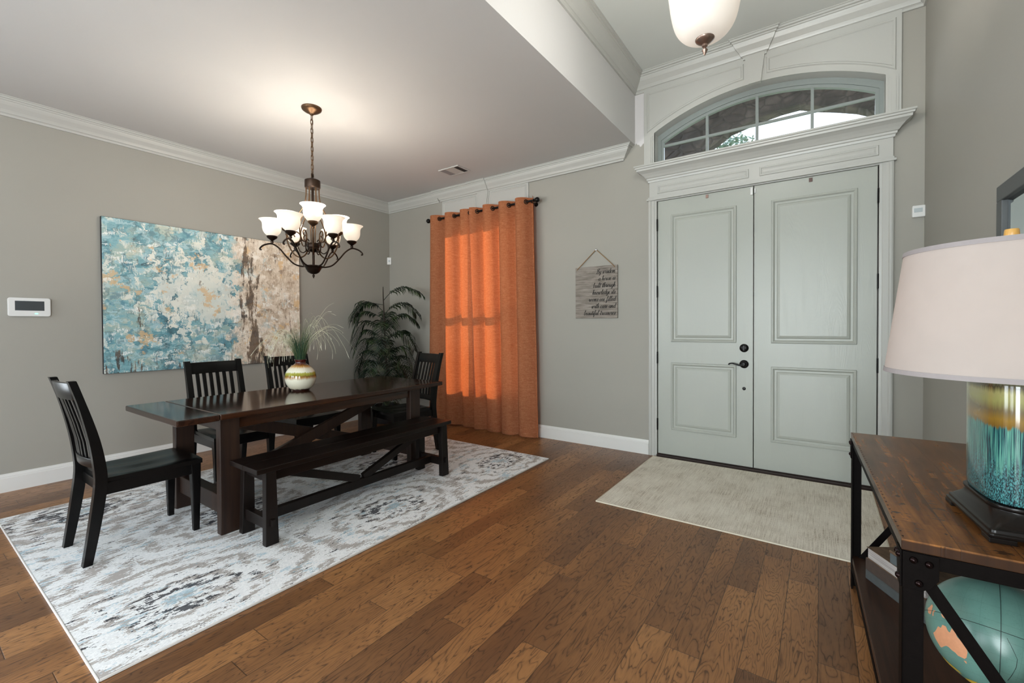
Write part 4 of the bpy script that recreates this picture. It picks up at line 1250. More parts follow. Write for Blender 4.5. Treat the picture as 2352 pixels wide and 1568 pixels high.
# camera-right and camera-left on the table top
RGT = V((.82, .57, 0)); FWD = V((-.57, .82, 0))
gb = MB()
for k in range(120):
    a = rnd.uniform(0, 2 * pi); r0 = .026 * sqrt(rnd.random()); L = rnd.uniform(.17, .30)
    lean = rnd.uniform(.01, .10); d = V((cos(a), sin(a), 0))
    p0 = d * r0 * .5; w = rnd.uniform(.0014, .0026)
    pts = crom([p0, p0 + d * r0 + V((0, 0, .10)), p0 + d * (r0 + lean * .35) + V((0, 0, .10 + L * .55)), p0 + d * (r0 + lean) + V((0, 0, .09 + L * rnd.uniform(.75, .95)))], 4)
    gb.tube(pts, [w * (1 - .85 * i / (len(pts) - 1)) for i in range(len(pts))], 4)
gb.build('green_blades', m_blade, t)['kind'] = 'stuff'
sb = MB(); hb = MB()
for k in range(96):
    side = rnd.random()
    if side < .50: a = rnd.gauss(pi, .75); R = rnd.uniform(.10, .33); top = rnd.uniform(.17, .33); drop = rnd.uniform(.04, .27)
    elif side < .84: a = rnd.gauss(.1, .7); R = rnd.uniform(.10, .33); top = rnd.uniform(.22, .46); drop = rnd.uniform(-.04, .26)
    else: a = rnd.uniform(0, 2 * pi); R = rnd.uniform(.04, .18); top = rnd.uniform(.3, .44); drop = rnd.uniform(-.02, .1)
    d = RGT * cos(a) + FWD * sin(a); jw = V((rnd.gauss(0, .014), rnd.gauss(0, .014), rnd.gauss(0, .012)))
    p0 = d * .012
    if drop > .05:
        ctrl = [p0, p0 + d * .02 + V((0, 0, .11)), d * (R * .35) + V((0, 0, .10 + top * .55)), d * (R * .72) + V((0, 0, .10 + top * .78)) + jw, d * R + V((0, 0, .10 + top * .78 - drop * .55)) + jw * 2, d * (R * rnd.uniform(.98, 1.12)) + V((0, 0, .10 + top * .78 - drop)) + jw * 3]
    else:
        ctrl = [p0, p0 + d * .02 + V((0, 0, .11)), d * (R * .35) + V((0, 0, .10 + top * .5)), d * (R * .8) + V((0, 0, .10 + top * .9)) + jw, d * (R * 1.1) + V((0, 0, .10 + top * rnd.uniform(.85, 1.05))) + jw * 2]
    pts = crom(ctrl, 5)
    n_ = len(pts); w = rnd.uniform(.0006, .0010)
    sb.tube(pts, [w * (1.2 - .7 * i / (n_ - 1)) for i in range(n_)], 4)
    if rnd.random() < .6: hb.tube(pts[-4:], [.0005, .0012, .0012, .0004], 5)
sb.build('pale_stems', m_stem, t)['kind'] = 'stuff'
hb.build('seed_heads', m_seed, t)['kind'] = 'stuff'

# ------------------------------------------------------------------ potted palm in the corner
PXc, PYc = .47, -.47
t = thing('potted_palm', 'tall dark green artificial palm in a dark pot in the room corner', 'plant', (PXc, PYc, 0))
MB().lathe([(0, .002), (.125, .002), (.13, .01), (.165, .20), (.180, .205), (.182, .232), (.168, .236), (.160, .225), (.155, .20), (0, .20)], 32).build('pot', m_pot, t)
MB().lathe([(0, .206), (.06, .208), (.12, .205), (.153, .202)], 24).build('soil', m_soil, t)
MB().tube(crom([(0, 0, .19), (.012, .004, .6), (-.006, .0, 1.0), (-.02, -.004, 1.4), (-.028, -.008, 1.68), (-.03, -.008, 1.80)], 5), [.017 - .0125 * i / 25 for i in range(26)], 10).build('trunk', m_trunk, t)
rp = random.Random(5)
def frond(z0, az_, L, rise, droop, dens=19, wleaf=1.0):
    base_ = V((-.01 - .012 * z0, 0, z0)); d = V((cos(az_), sin(az_), 0)); s = d.cross(V((0, 0, 1)))
    ctrl = [base_, base_ + d * L * .22 + V((0, 0, rise * .62)), base_ + d * L * .55 + V((0, 0, rise)), base_ + d * L * .85 + V((0, 0, rise - droop * .45)), base_ + d * L + V((0, 0, rise - droop))]
    path = crom(ctrl, 8)
    b = MB(); b.tube(path, [.0045 * (1 - .8 * i / (len(path) - 1)) for i in range(len(path))], 5)
    N = len(path)
    for k in range(dens):
        tt = .20 + .80 * k / (dens - 1); f_ = tt * (N - 1); i = min(int(f_), N - 2); p = path[i].lerp(path[i + 1], f_ - i)
        tg = (path[i + 1] - path[i]).normalized()
        for sg in (-1, 1):
            ll = (.085 + .12 * sin(pi * (.12 + .80 * tt))) * wleaf * rp.uniform(.85, 1.15)
            side = (s * sg * .78 + tg * .62 + V((0, 0, .12))).normalized()
            a = p; c = p + side * ll * .5 + V((0, 0, -.05 * ll)); e = p + side * ll * .88 + V((0, 0, -.34 * ll)) ; e2 = p + side * ll * 1.02 + V((0, 0, -.66 * ll))
            w = .0082 * rp.uniform(.8, 1.2)
            wv = tg * w
            vs = [a - wv * .4, a + wv * .4, c + wv + V((0, 0, -.003)), c - wv, e + wv * .8, e - wv * .8, e2, c + V((0, 0, .004)), e + V((0, 0, .003))]
            b.add(vs, [(0, 1, 2, 7), (0, 7, 3), (7, 2, 4, 8), (3, 7, 8, 5), (8, 4, 6), (5, 8, 6)], True)
    # keep clear of both walls
    b.v = [(max(x, .012 - PXc), min(y, -.012 - PYc), z) for x, y, z in b.v]
    b.build('frond', m_leaf, t, split=80)
CAMR = atan2(.57, .82)
specs = []
#      z0   azimuth rel. to picture-right (deg), length, rise, droop
for z0, a, L, r_, dr in ((1.62, -4, .50, .17, .07), (1.42, -10, .47, .16, .13), (1.26, 6, .44, .17, .10), (1.02, -20, .48, .19, .24), (1.05, 14, .46, .15, .30),
                         (.84, -6, .45, .16, .34), (.74, -26, .44, .14, .32), (.60, -12, .42, .14, .26), (.52, 10, .38, .10, .24),
                         (1.56, 186, .47, .02, .22), (1.46, 172, .50, .14, .20), (1.36, 196, .48, .10, .34), (1.18, 180, .48, .16, .34), (1.06, 200, .44, .16, .26),
                         (.96, 170, .46, .14, .40), (.82, 190, .44, .13, .34), (.70, 208, .42, .12, .32), (.58, 184, .42, .12, .24), (.46, 204, .36, .10, .22),
                         (1.20, -80, .34, .14, .34), (1.0, -100, .36, .12, .36), (.86, -62, .38, .12, .36), (.70, -118, .36, .12, .30), (.54, -84, .36, .10, .28), (.42, -60, .34, .10, .20), (.40, -120, .34, .10, .22),
                         (1.3, 88, .26, .16, .18), (.95, 100, .26, .12, .22), (.65, 80, .26, .12, .2)):
    frond(z0 + .0, CAMR + radians(a), L * (.86 if 150 < a < 220 else .95), r_, dr, 19, .88)

# ------------------------------------------------------------------ curtains
CY = -.105; RZ = 2.672
t = thing('curtain_rod', 'dark bronze curtain rod with ball finials above the dining window', 'curtain rod', (1.765, CY, RZ))
MB().tube([(-.80, 0, 0), (.80, 0, 0)], .0125, 14).build('rod', m_black, t)
for s in (-1, 1):
    MB().lathe([(0, .80), (.017, .80), (.019, .806), (.012, .812), (.012, .820), (.020, .826), (.027, .836), (.030, .848), (.027, .862), (.018, .872), (0, .876)], 20, M=Matrix.Rotation(radians(90 * s), 4, 'Y')).build('finial', m_black, t)
    b = MB().tube([(s * .775, .104, -.02), (s * .775, .06, -.02), (s * .775, .0, -.016)], .007, 8); b.lathe([(0, 0), (.024, 0), (.024, .005), (0, .006)], 16, M=Matrix.Translation((s * .775, .103, -.02)) @ RY)
    b.build('bracket', m_black, t)

def curtain(name, label, x0, x1, bx0, bx1, folds, ph, zb, seed, span=1.0, group='rust curtain panels'):
    rc = random.Random(seed)
    t = thing(name, label, 'curtain', ((x0 + x1) / 2, CY, 0), 0, group)
    ox = (x0 + x1) / 2
    NU, NZ = folds * 22, 46; ztop = 2.722
    j1 = [rc.uniform(-1, 1) for _ in range(folds * 2 + 3)]; j2 = [rc.uniform(-1, 1) for _ in range(folds * 2 + 3)]
    def interp(j, q):
        i = int(q); f_ = q - i; f_ = f_ * f_ * (3 - 2 * f_); return j[min(i, len(j) - 1)] * (1 - f_) + j[min(i + 1, len(j) - 1)] * f_
    def P(u, v):               # u along the width, v from the top (0) to the floor (1)
        a = 2 * pi * folds * span * u + ph
        amp = .056 * (1 - .1 * v) * (1 + .35 * v * interp(j1, u * folds * 2))
        sh = sin(a - .20 * sin(a)); sq = math.copysign(abs(sh) ** .80, sh)   # long right-hand faces, short left-hand ones
        y = CY + amp * sq * (1 - .25 * v) + v * .012 * interp(j2, u * folds * 2)
        xx = x0 + (x1 - x0) * u; xb = bx0 + (bx1 - bx0) * u
        x = xx * (1 - v) + xb * v + .014 * cos(a) * (1 + .6 * v) + v * .022 * interp(j2, u * folds * 2 + .5) * sin(pi * u)
        z = ztop * (1 - v) + (zb + .010 * interp(j1, u * folds)) * v
        y += .010 * mnoise.noise(V((x * 3.1 + seed, z * 1.6, 0))) * v
        return (x - ox, min(y, -.022) - CY, max(z, .004))
    vs, fs = [], []
    for k in range(NZ + 1):
        for i in range(NU + 1): vs.append(P(i / NU, k / NZ))
    for k in range(NZ):
        for i in range(NU):
            a = k * (NU + 1) + i; fs.append((a, a + 1, a + NU + 2, a + NU + 1))
    o = MB().add(vs, fs, True).build('fabric', m_curtain, t, split=180)
    for q in range(2 * folds + 4):
        u = (q * pi - ph) / (2 * pi * folds * span)
        if not 0.015 < u < .985: continue
        e = .012
        p, p2 = V(P(u - e, .0185)), V(P(u + e, .0185)); tg = (p2 - p); tg.z = 0; tg.normalize()
        c = (p + p2) / 2; c.z = RZ; up = V((0, 0, 1)); nn = tg.cross(up)
        ring = [c + (tg * cos(2 * pi * k / 20) + up * sin(2 * pi * k / 20)) * .0235 for k in range(20)]
        MB().tube(ring, .0052, 8, closed=True).build('grommet', m_black, t)
    return t
curtain('curtain', 'rust linen curtain panel on the left half of the rod, next to the palm', .955, 1.730, .900, 1.790, 3, 2.6, .014, 3)
curtain('curtain', 'rust linen curtain panel on the right half of the rod, next to bare wall', 1.672, 2.580, 1.722, 2.640, 4, 4.5, .006, 9, .955)

# ------------------------------------------------------------------ chandelier
HX, HY = 1.790, -2.270
t = thing('chandelier', 'bronze chandelier with nine alabaster bell shades over the dining table', 'chandelier', (HX, HY, 0))
MB().lathe([(0, 3.000), (.014, 3.000), (.018, 3.008), (.03, 3.014), (.055, 3.026), (.074, 3.040), (.078, 3.050), (.078, ZD - .001), (0, ZD - .001)], 32).build('ceiling_canopy', m_bronze, t)
cb = MB(); zz = 3.004; k = 0
while zz > 2.505:
    pts = []
    for i in range(16):
        a = 2 * pi * i / 16; x = .0095 * cos(a); z = .0155 * sin(a) + (.009 if sin(a) > 0 else -.009)
        pts.append((x, 0, zz - .024 + z) if k % 2 == 0 else (0, x, zz - .024 + z))
    cb.tube(pts, .0030, 6, closed=True); zz -= .0365; k += 1
cb.tube([(.004, .003, 3.0), (.006, -.003, 2.8), (-.004, .004, 2.65), (.004, 0, 2.5)], .0022, 5)
cb.build('chain', m_bronze, t)
MB().lathe([(0, 2.520), (.006, 2.520), (.007, 2.495), (.022, 2.486), (.045, 2.476), (.058, 2.468), (.060, 2.466), (.060, 2.412), (.056, 2.404), (0, 2.404)], 32).build('top_ring', m_bronze_dark, t)
MB().tube([(0, 0, 2.41), (0, 0, 1.76)], .010, 10).build('center_column', m_bronze_dark, t)
VIEW = atan2(-4.326 - HY, 5.207 - HX)      # towards the camera
def polar(r, z, a): return (r * cos(a), r * sin(a), z)
RL, RU, ZL, ZU = .298, .228, 1.952, 2.030
def arm(path, a, rad, name):
    b = MB(); p = crom([polar(r, z, a) for r, z in path], 6)
    b.tube(p, rad * .8, 8); return b
def shade(b, cx_, cy_, z0, s=1.0):
    pr = [(.020, 0), (.034, .004), (.060, .022), (.078, .048), (.086, .080), (.087, .108), (.089, .130), (.098, .150), (.112, .164), (.118, .168)]
    pts = [(p.x * s, p.z * s) for p in crom([(r, 0, z) for r, z in pr], 3)]
    b.shell(pts + [(r - .0035, z) for r, z in pts[::-1]][0:], 28, (cx_, cy_, z0)); return b
lights = []
for k in range(6):
    a = VIEW + radians(-31.5 + 60 * k)
    ar = arm([(.055, 1.768), (.09, 1.764), (.145, 1.783), (.200, 1.840), (.248, 1.900), (.298, 1.932), (.350, 1.922), (.378, 1.900), (.383, 1.884), (.371, 1.882)], a, .0078, 'arm').build('lower_arm', m_bronze_dark, t)
    cu = MB().lathe([(0, 0), (.010, 0), (.012, .012), (.008, .018), (.020, .028), (.036, .040), (.040, .050), (.038, .056), (0, .056)], 20, (*polar(RL, 0, a)[:2], 1.938)); cu.build('cup', m_bronze_dark, ar)
    s = shade(MB(), *polar(RL, 0, a)[:2], 1.990, .79).build('shade', m_shade, t, split=80)
    MB().lathe([(0, 0), (.010, .0), (.011, .02), (.019, .04), (.021, .056), (.016, .072), (0, .080)], 14, (*polar(RL, 0, a)[:2], 1.995)).build('bulb', m_bulb, s)
    lights.append(polar(RL, 2.150, a))
for k in range(3):
    a = VIEW + radians(0 + 120 * k)
    ar = arm([(.040, 1.925), (.066, 1.868), (.112, 1.845), (.165, 1.870), (.208, 1.935), (.228, 1.995), (.228, 2.04)], a, .0072, 'arm').build('upper_arm', m_bronze, t)
    MB().lathe([(0, 0), (.010, 0), (.012, .012), (.008, .018), (.020, .028), (.036, .040), (.040, .050), (.038, .056), (0, .056)], 20, (*polar(RU, 0, a)[:2], ZU)).build('cup', m_bronze, ar)
    s = shade(MB(), *polar(RU, 0, a)[:2], ZU + .052, .79).build('shade', m_shade, t, split=80)
    MB().lathe([(0, 0), (.010, .0), (.011, .02), (.019, .04), (.021, .056), (.016, .072), (0, .080)], 14, (*polar(RU, 0, a)[:2], ZU + .057)).build('bulb', m_bulb, s)
    lights.append(polar(RU, ZU + .212, a))
for k in range(6):
    a = VIEW + radians(30 + 60 * k)
    arm([(.048, 2.41), (.050, 2.34), (.062, 2.27), (.098, 2.20), (.150, 2.14), (.186, 2.08), (.186, 2.0), (.150, 1.950), (.104, 1.965), (.094, 2.012), (.122, 2.040), (.144, 2.022), (.134, 1.998)], a, .0062, 'rod').build('scroll_rod', m_bronze, t)
    arm([(.046, 1.90), (.075, 1.875), (.105, 1.895), (.112, 1.94), (.085, 1.975), (.058, 1.962)], a, .0055, 's').build('scroll', m_bronze_dark, t)
for k in range(3):
    a = VIEW + radians(60 + 120 * k)
    arm([(.030, 2.41), (.026, 2.30), (.022, 2.10), (.018, 1.95)], a, .005, 'rod').build('straight_rod', m_bronze, t)
MB().lathe([(0, 1.955), (.046, 1.955), (.048, 1.950), (.048, 1.922), (.044, 1.916), (.046, 1.910), (.040, 1.896), (.02, 1.884), (0, 1.88)], 28).build('hub', m_bronze_dark, t)
MB().lathe([(0, 1.775), (.054, 1.775), (.070, 1.772), (.073, 1.764), (.064, 1.758), (.057, 1.742), (.044, 1.720), (.026, 1.708), (.012, 1.704), (0, 1.704)], 32).build('bowl', m_bronze_dark, t)
MB().lathe([(0, 1.706), (.007, 1.704), (.006, 1.698), (.011, 1.692), (.010, 1.686), (.005, 1.682), (.006, 1.676), (0, 1.668)], 14).build('finial', m_bronze_dark, t)
def plight(name, loc, energy, col, size, parent=None):
    l = bpy.data.lights.new(name, 'POINT'); l.energy = energy; l.color = col; l.shadow_soft_size = size
    o = bpy.data.objects.new(name, l); C.objects.link(o); o.location = loc
    if parent is not None: o.parent = parent
    return o
P_CH = 4.2
for i, p in enumerate(lights): plight('chandelier_glow', p, P_CH, (1.0, .91, .80), .028, t)

# ------------------------------------------------------------------ foyer pendant
FX, FY = 4.766, -2.135
t = thing('pendant_light', 'large alabaster bowl pendant light hanging in the entry foyer', 'pendant light', (FX, FY, 0))
pr = [(.012, 2.578), (.044, 2.580), (.084, 2.592), (.114, 2.620), (.134, 2.660), (.148, 2.725), (.158, 2.80), (.167, 2.86), (.182, 2.905), (.200, 2.930)]
pts = [(p.x, p.z) for p in crom([(r, 0, z) for r, z in pr], 4)]
MB().shell(pts + [(r - .005, z + .003) for r, z in pts[::-1]], 48, (0, 0, 0)).build('glass_bowl', m_bowl, t, split=80)
MB().lathe([(0, 2.502), (.004, 2.508), (.010, 2.522), (.013, 2.529), (.007, 2.535), (.006, 2.540), (.012, 2.545), (.013, 2.550), (.012, 2.554), (.024, 2.560), (.034, 2.568), (.040, 2.574), (.042, 2.581), (.041, 2.586), (0, 2.586)], 24).build('finial', plain('pewter_bronze', lin(150, 128, 116), .3, .15, 30, Metallic=.85), t)
for k in range(3):
    a = VIEW + radians(40 + 120 * k)
    MB().tube(crom([polar(.192, 2.925, a), polar(.17, 3.0, a), polar(.09, 3.12, a), polar(.02, 3.2, a)], 5), .006, 8).build('hanger_rod', m_bronze_dark, t)
MB().tube([(0, 0, 3.19), (0, 0, ZF - .02)], .007, 8).build('stem', m_bronze_dark, t)
MB().lathe([(0, ZF - .035), (.02, ZF - .033), (.05, ZF - .022), (.065, ZF - .008), (.066, ZF - .001), (0, ZF - .001)], 28).build('ceiling_canopy', m_bronze_dark, t)
MB().lathe([(0, 2.70), (.014, 2.70), (.016, 2.73), (.030, 2.76), (.034, 2.79), (.02, 2.82), (0, 2.83)], 14).build('bulb', m_bulb, t)
plight('pendant_glow', (0, 0, 2.965), 38.0, (1.0, .96, .91), .05, t)

# ------------------------------------------------------------------ console table
ang = atan2(.043, 1.27)                       # slight turn away from the wall line
CZ = .744
t = thing('console_table', 'rustic plank console table with riveted black iron frame by the right wall', 'console table', (5.349, -2.265, 0), ang)
# local: x = depth into the wall (0 at the front edge), y = length (centred), near end at -0.635
HL, DP = .636, .405
MB().box(0, DP, -HL, HL, CZ - .027, CZ).build('tabletop', m_console, t, bevel=.002)
MB().box(.006, DP - .004, -HL + .006, HL - .006, .118, .148).build('shelf', m_shelf, t, bevel=.002)
eb = MB()
for i in range(40):
    y = -HL + .02 + (2 * HL - .04) * i / 39
    eb.lathe([(0, .0008), (.0022, .0008), (.0024, -.0006), (0, -.0006)], 6, (.0055, y, CZ))
eb.build('edge_tack', m_rivet, t)['kind'] = 'stuff'
LT = .005
def angle_leg(x, y, sx, sy):
    b = MB(); w = .040
    b.box(x, x + sx * w, y, y + sy * LT, 0, CZ - .028); b.box(x, x + sx * LT, y, y + sy * w, 0, CZ - .028)
    return b.build('leg', m_iron, t, bevel=.001)
for x, sx in ((.002, 1), (DP - .002, -1)):
    for y, sy in ((-HL + .002, 1), (HL - .002, -1)):
        angle_leg(x, y, sx, sy)
for y, sy in ((-HL + .002, 1), (HL - .002, -1)):
    MB().box(.042, DP - .042, y, y + sy * .006, CZ - .062, CZ - .028).build('end_rail', m_iron, t, bevel=.001)
    MB().box(.042, DP - .042, y, y + sy * .006, .088, .118).build('end_rail', m_iron, t, bevel=.001)
    ys = y + sy * .009
    MB().beam((.035, ys, CZ - .075), (DP - .035, ys, .13), .005, .027, (0, 0, 1)).build('cross_brace', m_iron, t, bevel=.001)
    MB().beam((.035, ys + sy * .007, .13), (DP - .035, ys + sy * .007, CZ - .075), .005, .027, (0, 0, 1)).build('cross_brace', m_iron, t, bevel=.001)
    for x, sx in ((.002, 1), (DP - .002, -1)):
        gp = [(x, CZ - .029), (x + sx * .066, CZ - .029), (x + sx * .066, CZ - .085), (x + sx * .052, CZ - .108), (x + sx * .036, CZ - .118), (x, CZ - .118)]
        pl = MB().prism(gp, 1, y - sy * .0005, y - sy * .004).build('corner_plate', m_iron, t, bevel=.0008)
        rv = MB()
        for rx, rz in ((.020, CZ - .046), (.048, CZ - .050), (.030, CZ - .100)):
            rv.lathe([(.0082, 0), (.0078, .003), (.005, .006), (0, .0072)], 14, M=Matrix.Translation((x + sx * rx, y - sy * .004, rz)) @ (RY if sy > 0 else Matrix.Rotation(radians(-90), 4, 'X')))
        rv.build('rivet', m_rivet, pl)
    # plates on the long sides
    for x, sx in ((.002, 1), (DP - .002, -1)):
        gp = [(y, CZ - .029), (y + sy * .05, CZ - .029), (y + sy * .05, CZ - .06), (y + sy * .036, CZ - .118), (y, CZ - .118)]
        pl = MB().prism(gp, 0, x - sx * .0005, x - sx * .004).build('corner_plate', m_iron, t, bevel=.0008)
        rv = MB()
        for ry, rz in ((.016, CZ - .045), (.036, CZ - .045), (.020, CZ - .100)):
            rv.lathe([(.0082, 0), (.0078, .003), (.005, .006), (0, .0072)], 14, M=Matrix.Translation((x - sx * .004, y + sy * ry, rz)) @ Matrix.Rotation(radians(-90 * sx), 4, 'Y'))
        rv.build('rivet', m_rivet, pl)
for x in (.004, DP - .010): MB().box(x, x + .006, -HL + .045, HL - .045, CZ - .055, CZ - .028).build('side_rail', m_iron, t, bevel=.001)
for x in (.004, DP - .010): MB().box(x, x + .006, -HL + .045, HL - .045, .092, .1175).build('side_rail', m_iron, t, bevel=.001)

# ------------------------------------------------------------------ things on the console
def on_console(x, y):
    return (5.349 + x * cos(ang) - y * sin(ang), -2.265 + x * sin(ang) + y * cos(ang))
t = thing('table_lamp', 'ceramic drip-glaze lamp with a pale linen shade on the console table', 'lamp', (5.608, -2.658, CZ + .0006), radians(5.5))
# base with moulded foot
def rr_ring(w, d, z, r): return [(x, y, z) for x, y in rrect(d, w, min(r, d * .9), 4)]
bm_ = MB(); rings = [rr_ring(.145, .083, .012, .010), rr_ring(.146, .084, .020, .010), rr_ring(.141, .079, .022, .010), rr_ring(.141, .079, .030, .010), rr_ring(.136, .074, .032, .010), rr_ring(.128, .069, .042, .02), rr_ring(.118, .064, .056, .04), rr_ring(.114, .062, .068, .05), rr_ring(.118, .066, .072, .05), rr_ring(.118, .066, .080, .05)]
n = len(rings[0]); vs = [p for r in rings for p in r]; fs = []
for i in range(len(rings) - 1):
    for k in range(n): l = (k + 1) % n; fs.append((i * n + k, i * n + l, (i + 1) * n + l, (i + 1) * n + k))
fs += [tuple(range(n - 1, -1, -1)), tuple((len(rings) - 1) * n + k for k in range(n))]
bm_.add(vs, fs, True)
for sx in (-1, 1):
    for sy in (-1, 1): bm_.box(sx * .083, sx * .035, sy * .146, sy * .100, 0, .012)
bm_.build('lamp_base', m_lampbase, t, bevel=.0015)
bd = MB(); prof = [(0, .080), (.90, .0805), (.97, .084), (1.0, .10), (1.0, .30), (1.0, .370), (.985, .384), (.95, .390), (.84, .391), (.82, .385), (.80, .36), (0, .36)]
bd.lathe([(r * .118, z) for r, z in prof], 64, sx=.56, sy=1.0, power=3.0)
lb = bd.build('lamp_body', m_lampbody, t, split=50)
for vtx in lb.data.vertices: vtx.co.z -= .08
lb.location = (0, 0, .08)
st = MB(); st.tube([(0, 0, .36), (0, 0, .735)], .007, 10); st.lathe([(0, .40), (.02, .40), (.02, .45), (.016, .47), (0, .47)], 16)
for k in range(3):
    a = radians(20 + 120 * k); st.tube([(0, 0, .690), (.206 * cos(a), .206 * sin(a), .705)], .0022, 6)
st.build('lamp_stem', m_bronze, t)
MB().lathe([(0, .47), (.014, .47), (.016, .49), (.028, .52), (.032, .545), (.022, .57), (0, .58)], 16).build('bulb', m_bulb, t)
RT, RB, ZT, ZB = .208, .250, .722, .390
pts = [(RB + (RT - RB) * i / 10, ZB + (ZT - ZB) * i / 10) for i in range(11)]
MB().shell(pts + [(r - .002, z) for r, z in pts[::-1]], 72).build('lamp_shade', m_lampshade, t, split=60)
for z0, z1 in ((ZB - .001, ZB + .011), (ZT - .011, ZT + .001)):
    ra = RB + (RT - RB) * (z0 - ZB) / (ZT - ZB) + .0016; rb_ = RB + (RT - RB) * (z1 - ZB) / (ZT - ZB) + .0016
    tr_ = MB().shell([(ra, z0), (rb_, z1), (rb_ - .005, z1), (ra - .005, z0), (ra, z0)], 72)
    tr_.build('shade_trim', m_lamptrim, t, split=60)
MB().lathe([(0, .735), (.012, .735), (.0135, .74), (.0145, .75), (.0135, .762), (.0125, .765), (0, .765)], 20).build('finial', m_finial, t)
plight('lamp_glow', (0, 0, .56), 2.3, (1.0, .82, .62), .035, t)

# globe on the lower shelf
GX, GY, GZ, GR = 5.592, -2.640, .440, .140
t = thing('globe', 'vintage pale green world globe on the lower console shelf', 'globe', (GX, GY, .1488))
gz0 = GZ - .1488
view = atan2(-4.326 - GY, 5.207 - GX)
Rg = Matrix.Rotation(radians(-31), 4, V((-sin(view), cos(view), 0))) @ Matrix.Rotation(view - pi - radians(-3), 4, 'Z')
def sph(lon, lat, r): 
    lo, la = radians(lon), radians(lat); return V((r * cos(la) * cos(lo), r * cos(la) * sin(lo), r * sin(la)))
vs = [sph(0, -90, GR)]; fs = []; NL, NA = 64, 40
b = MB(); b.lathe([(max(0, GR * cos(pi * (i / NA - .5))), GR * sin(pi * (i / NA - .5))) for i in range(NA + 1)], NL)
ball = b.build('ball', m_globe, t, split=80); ball.location = (0, 0, gz0); ball.rotation_euler = Rg.to_euler()
def patch(mb, pts, r=GR + .0006):
    lo = sum(p[0] for p in pts) / len(pts); la = sum(p[1] for p in pts) / len(pts)
    fine = []
    for i in range(len(pts)):
        a, c = pts[i], pts[(i + 1) % len(pts)]
        for k in range(3): fine.append((a[0] + (c[0] - a[0]) * k / 3, a[1] + (c[1] - a[1]) * k / 3))
    vs = []; n = len(fine); R_ = 5
    for s in range(1, R_ + 1):
        for p in fine: vs.append(sph(lo + (p[0] - lo) * s / R_, la + (p[1] - la) * s / R_, r))
    vs.append(sph(lo, la, r)); fs = []
    for k in range(n): fs.append((n * R_, k, (k + 1) % n))
    for s in range(R_ - 1):
        for k in range(n): l = (k + 1) % n; fs.append((s * n + k, s * n + n + k, s * n + n + l, s * n + l))
    mb.add(vs, fs, True)
AUS = [(114, -22), (114, -27), (116, -34.5), (118, -35), (124, -33), (129, -31.5), (132, -32), (135, -34.5), (138, -35.5), (140, -38), (144, -38.5), (147, -39), (150, -37), (153, -31), (153, -26), (150, -22.5), (146, -19), (145, -15), (143, -11), (141.5, -13), (140.5, -17.5), (137.5, -16), (136, -12), (132, -11.5), (129.5, -15), (126, -14), (122.5, -17.5), (119, -20)]
NG = [(131, -1), (134, -1), (138, -2), (142, -3), (147, -6), (150, -10.5), (146, -9), (143, -9), (139, -8), (137, -5), (133, -4), (132, -3)]
NZs = [(173, -35), (176, -38), (178, -38), (175, -41.5), (172, -41), (171, -42.5), (168, -44.5), (167, -46.5), (170, -46), (173, -43.5), (174, -41), (174, -38)]
TAS = [(145, -41), (148, -41), (147.5, -43.5), (146, -43.5)]
BOR = [(109, 2), (113, 3.5), (117, 7), (119, 5), (118, 1), (116, -4), (111, -3)]
SUL = [(119, -5), (121, -5), (121, -1), (124, .5), (121, 1.2), (119.5, 0)]
PHI = [(120, 18), (122, 18), (124, 12), (126, 7), (123, 8), (121, 13)]
lm = MB()
for s in (AUS, NG, NZs, TAS, BOR, SUL, PHI): patch(lm, s)
lo_ = lm.build('landmass', m_land, t, split=80); lo_.location = ball.location; lo_.rotation_euler = ball.rotation_euler
ym = MB(); patch(ym, [(96, -44), (104, -50), (116, -58), (112, -62), (98, -56), (88, -50)]); patch(ym, [(100, -66), (140, -66), (170, -70), (200, -74), (190, -80), (120, -80), (90, -70)])
lo_ = ym.build('yellow_landmass', m_land_y, t, split=80); lo_.location = ball.location; lo_.rotation_euler = ball.rotation_euler
gl_ = MB()
gl_.tube([sph(180, la, GR + .0003) for la in range(-70, 71, 5)], .0007, 5)
gl_.tube([sph(lo, 0, GR + .0003) for lo in range(60, 300, 5)], .0007, 5)
gl_.tube([sph(lo, la, GR + .0003) for lo, la in ((184, -4), (188, -12), (192, -20), (192, -28), (190, -38), (188, -45))], .0005, 5)
lo_ = gl_.build('ink_line', m_globe_line, t); lo_.location = ball.location; lo_.rotation_euler = ball.rotation_euler
MB().lathe([(0, 0), (.085, 0), (.088, .006), (.080, .014), (.05, .022), (.022, .040), (.014, .075), (.016, .11), (.03, gz0 - GR + .006), (0, gz0 - GR + .008)], 32).build('stand', m_table_leg, t)

# stack of books on the lower shelf
def book(name, label, z, th, w, d, off, rz, mcov, mpage, page_front=True):
    """local x = across the short side, y = along the fore-edge that faces the room"""
    t = thing(name, label, 'book', (*off, z), rz, 'books stacked on the console shelf')
    c = .0028
    cb = MB(); cb.box(0, w, -d / 2, d / 2, 0, c); cb.box(0, w, -d / 2, d / 2, th - c, th)
    if page_front: cb.box(w - c, w, -d / 2, d / 2, c, th - c)
    else: cb.box(0, c, -d / 2, d / 2, c, th - c)
    cb.build('cover', mcov, t, bevel=.0008)
    MB().box(.004 if page_front else c, w - c if page_front else w - .004, -d / 2 + .004, d / 2 - .004, c, th - c).build('pages', mpage, t)
    return t
bx, by = 5.418, -1.938
brz = radians(4)
BK = thing  # keep name short
q = .1488
book('book', 'slate blue hardback at the bottom of the shelf stack', q, .040, .20, .31, (5.4525, -1.977), radians(31), m_bk_blue, m_pages, False)
book('book', 'worn brown hardback in the middle of the shelf stack', q + .0406, .050, .20, .31, (5.4525, -1.977), radians(31), m_bk_dark, m_pages, False)
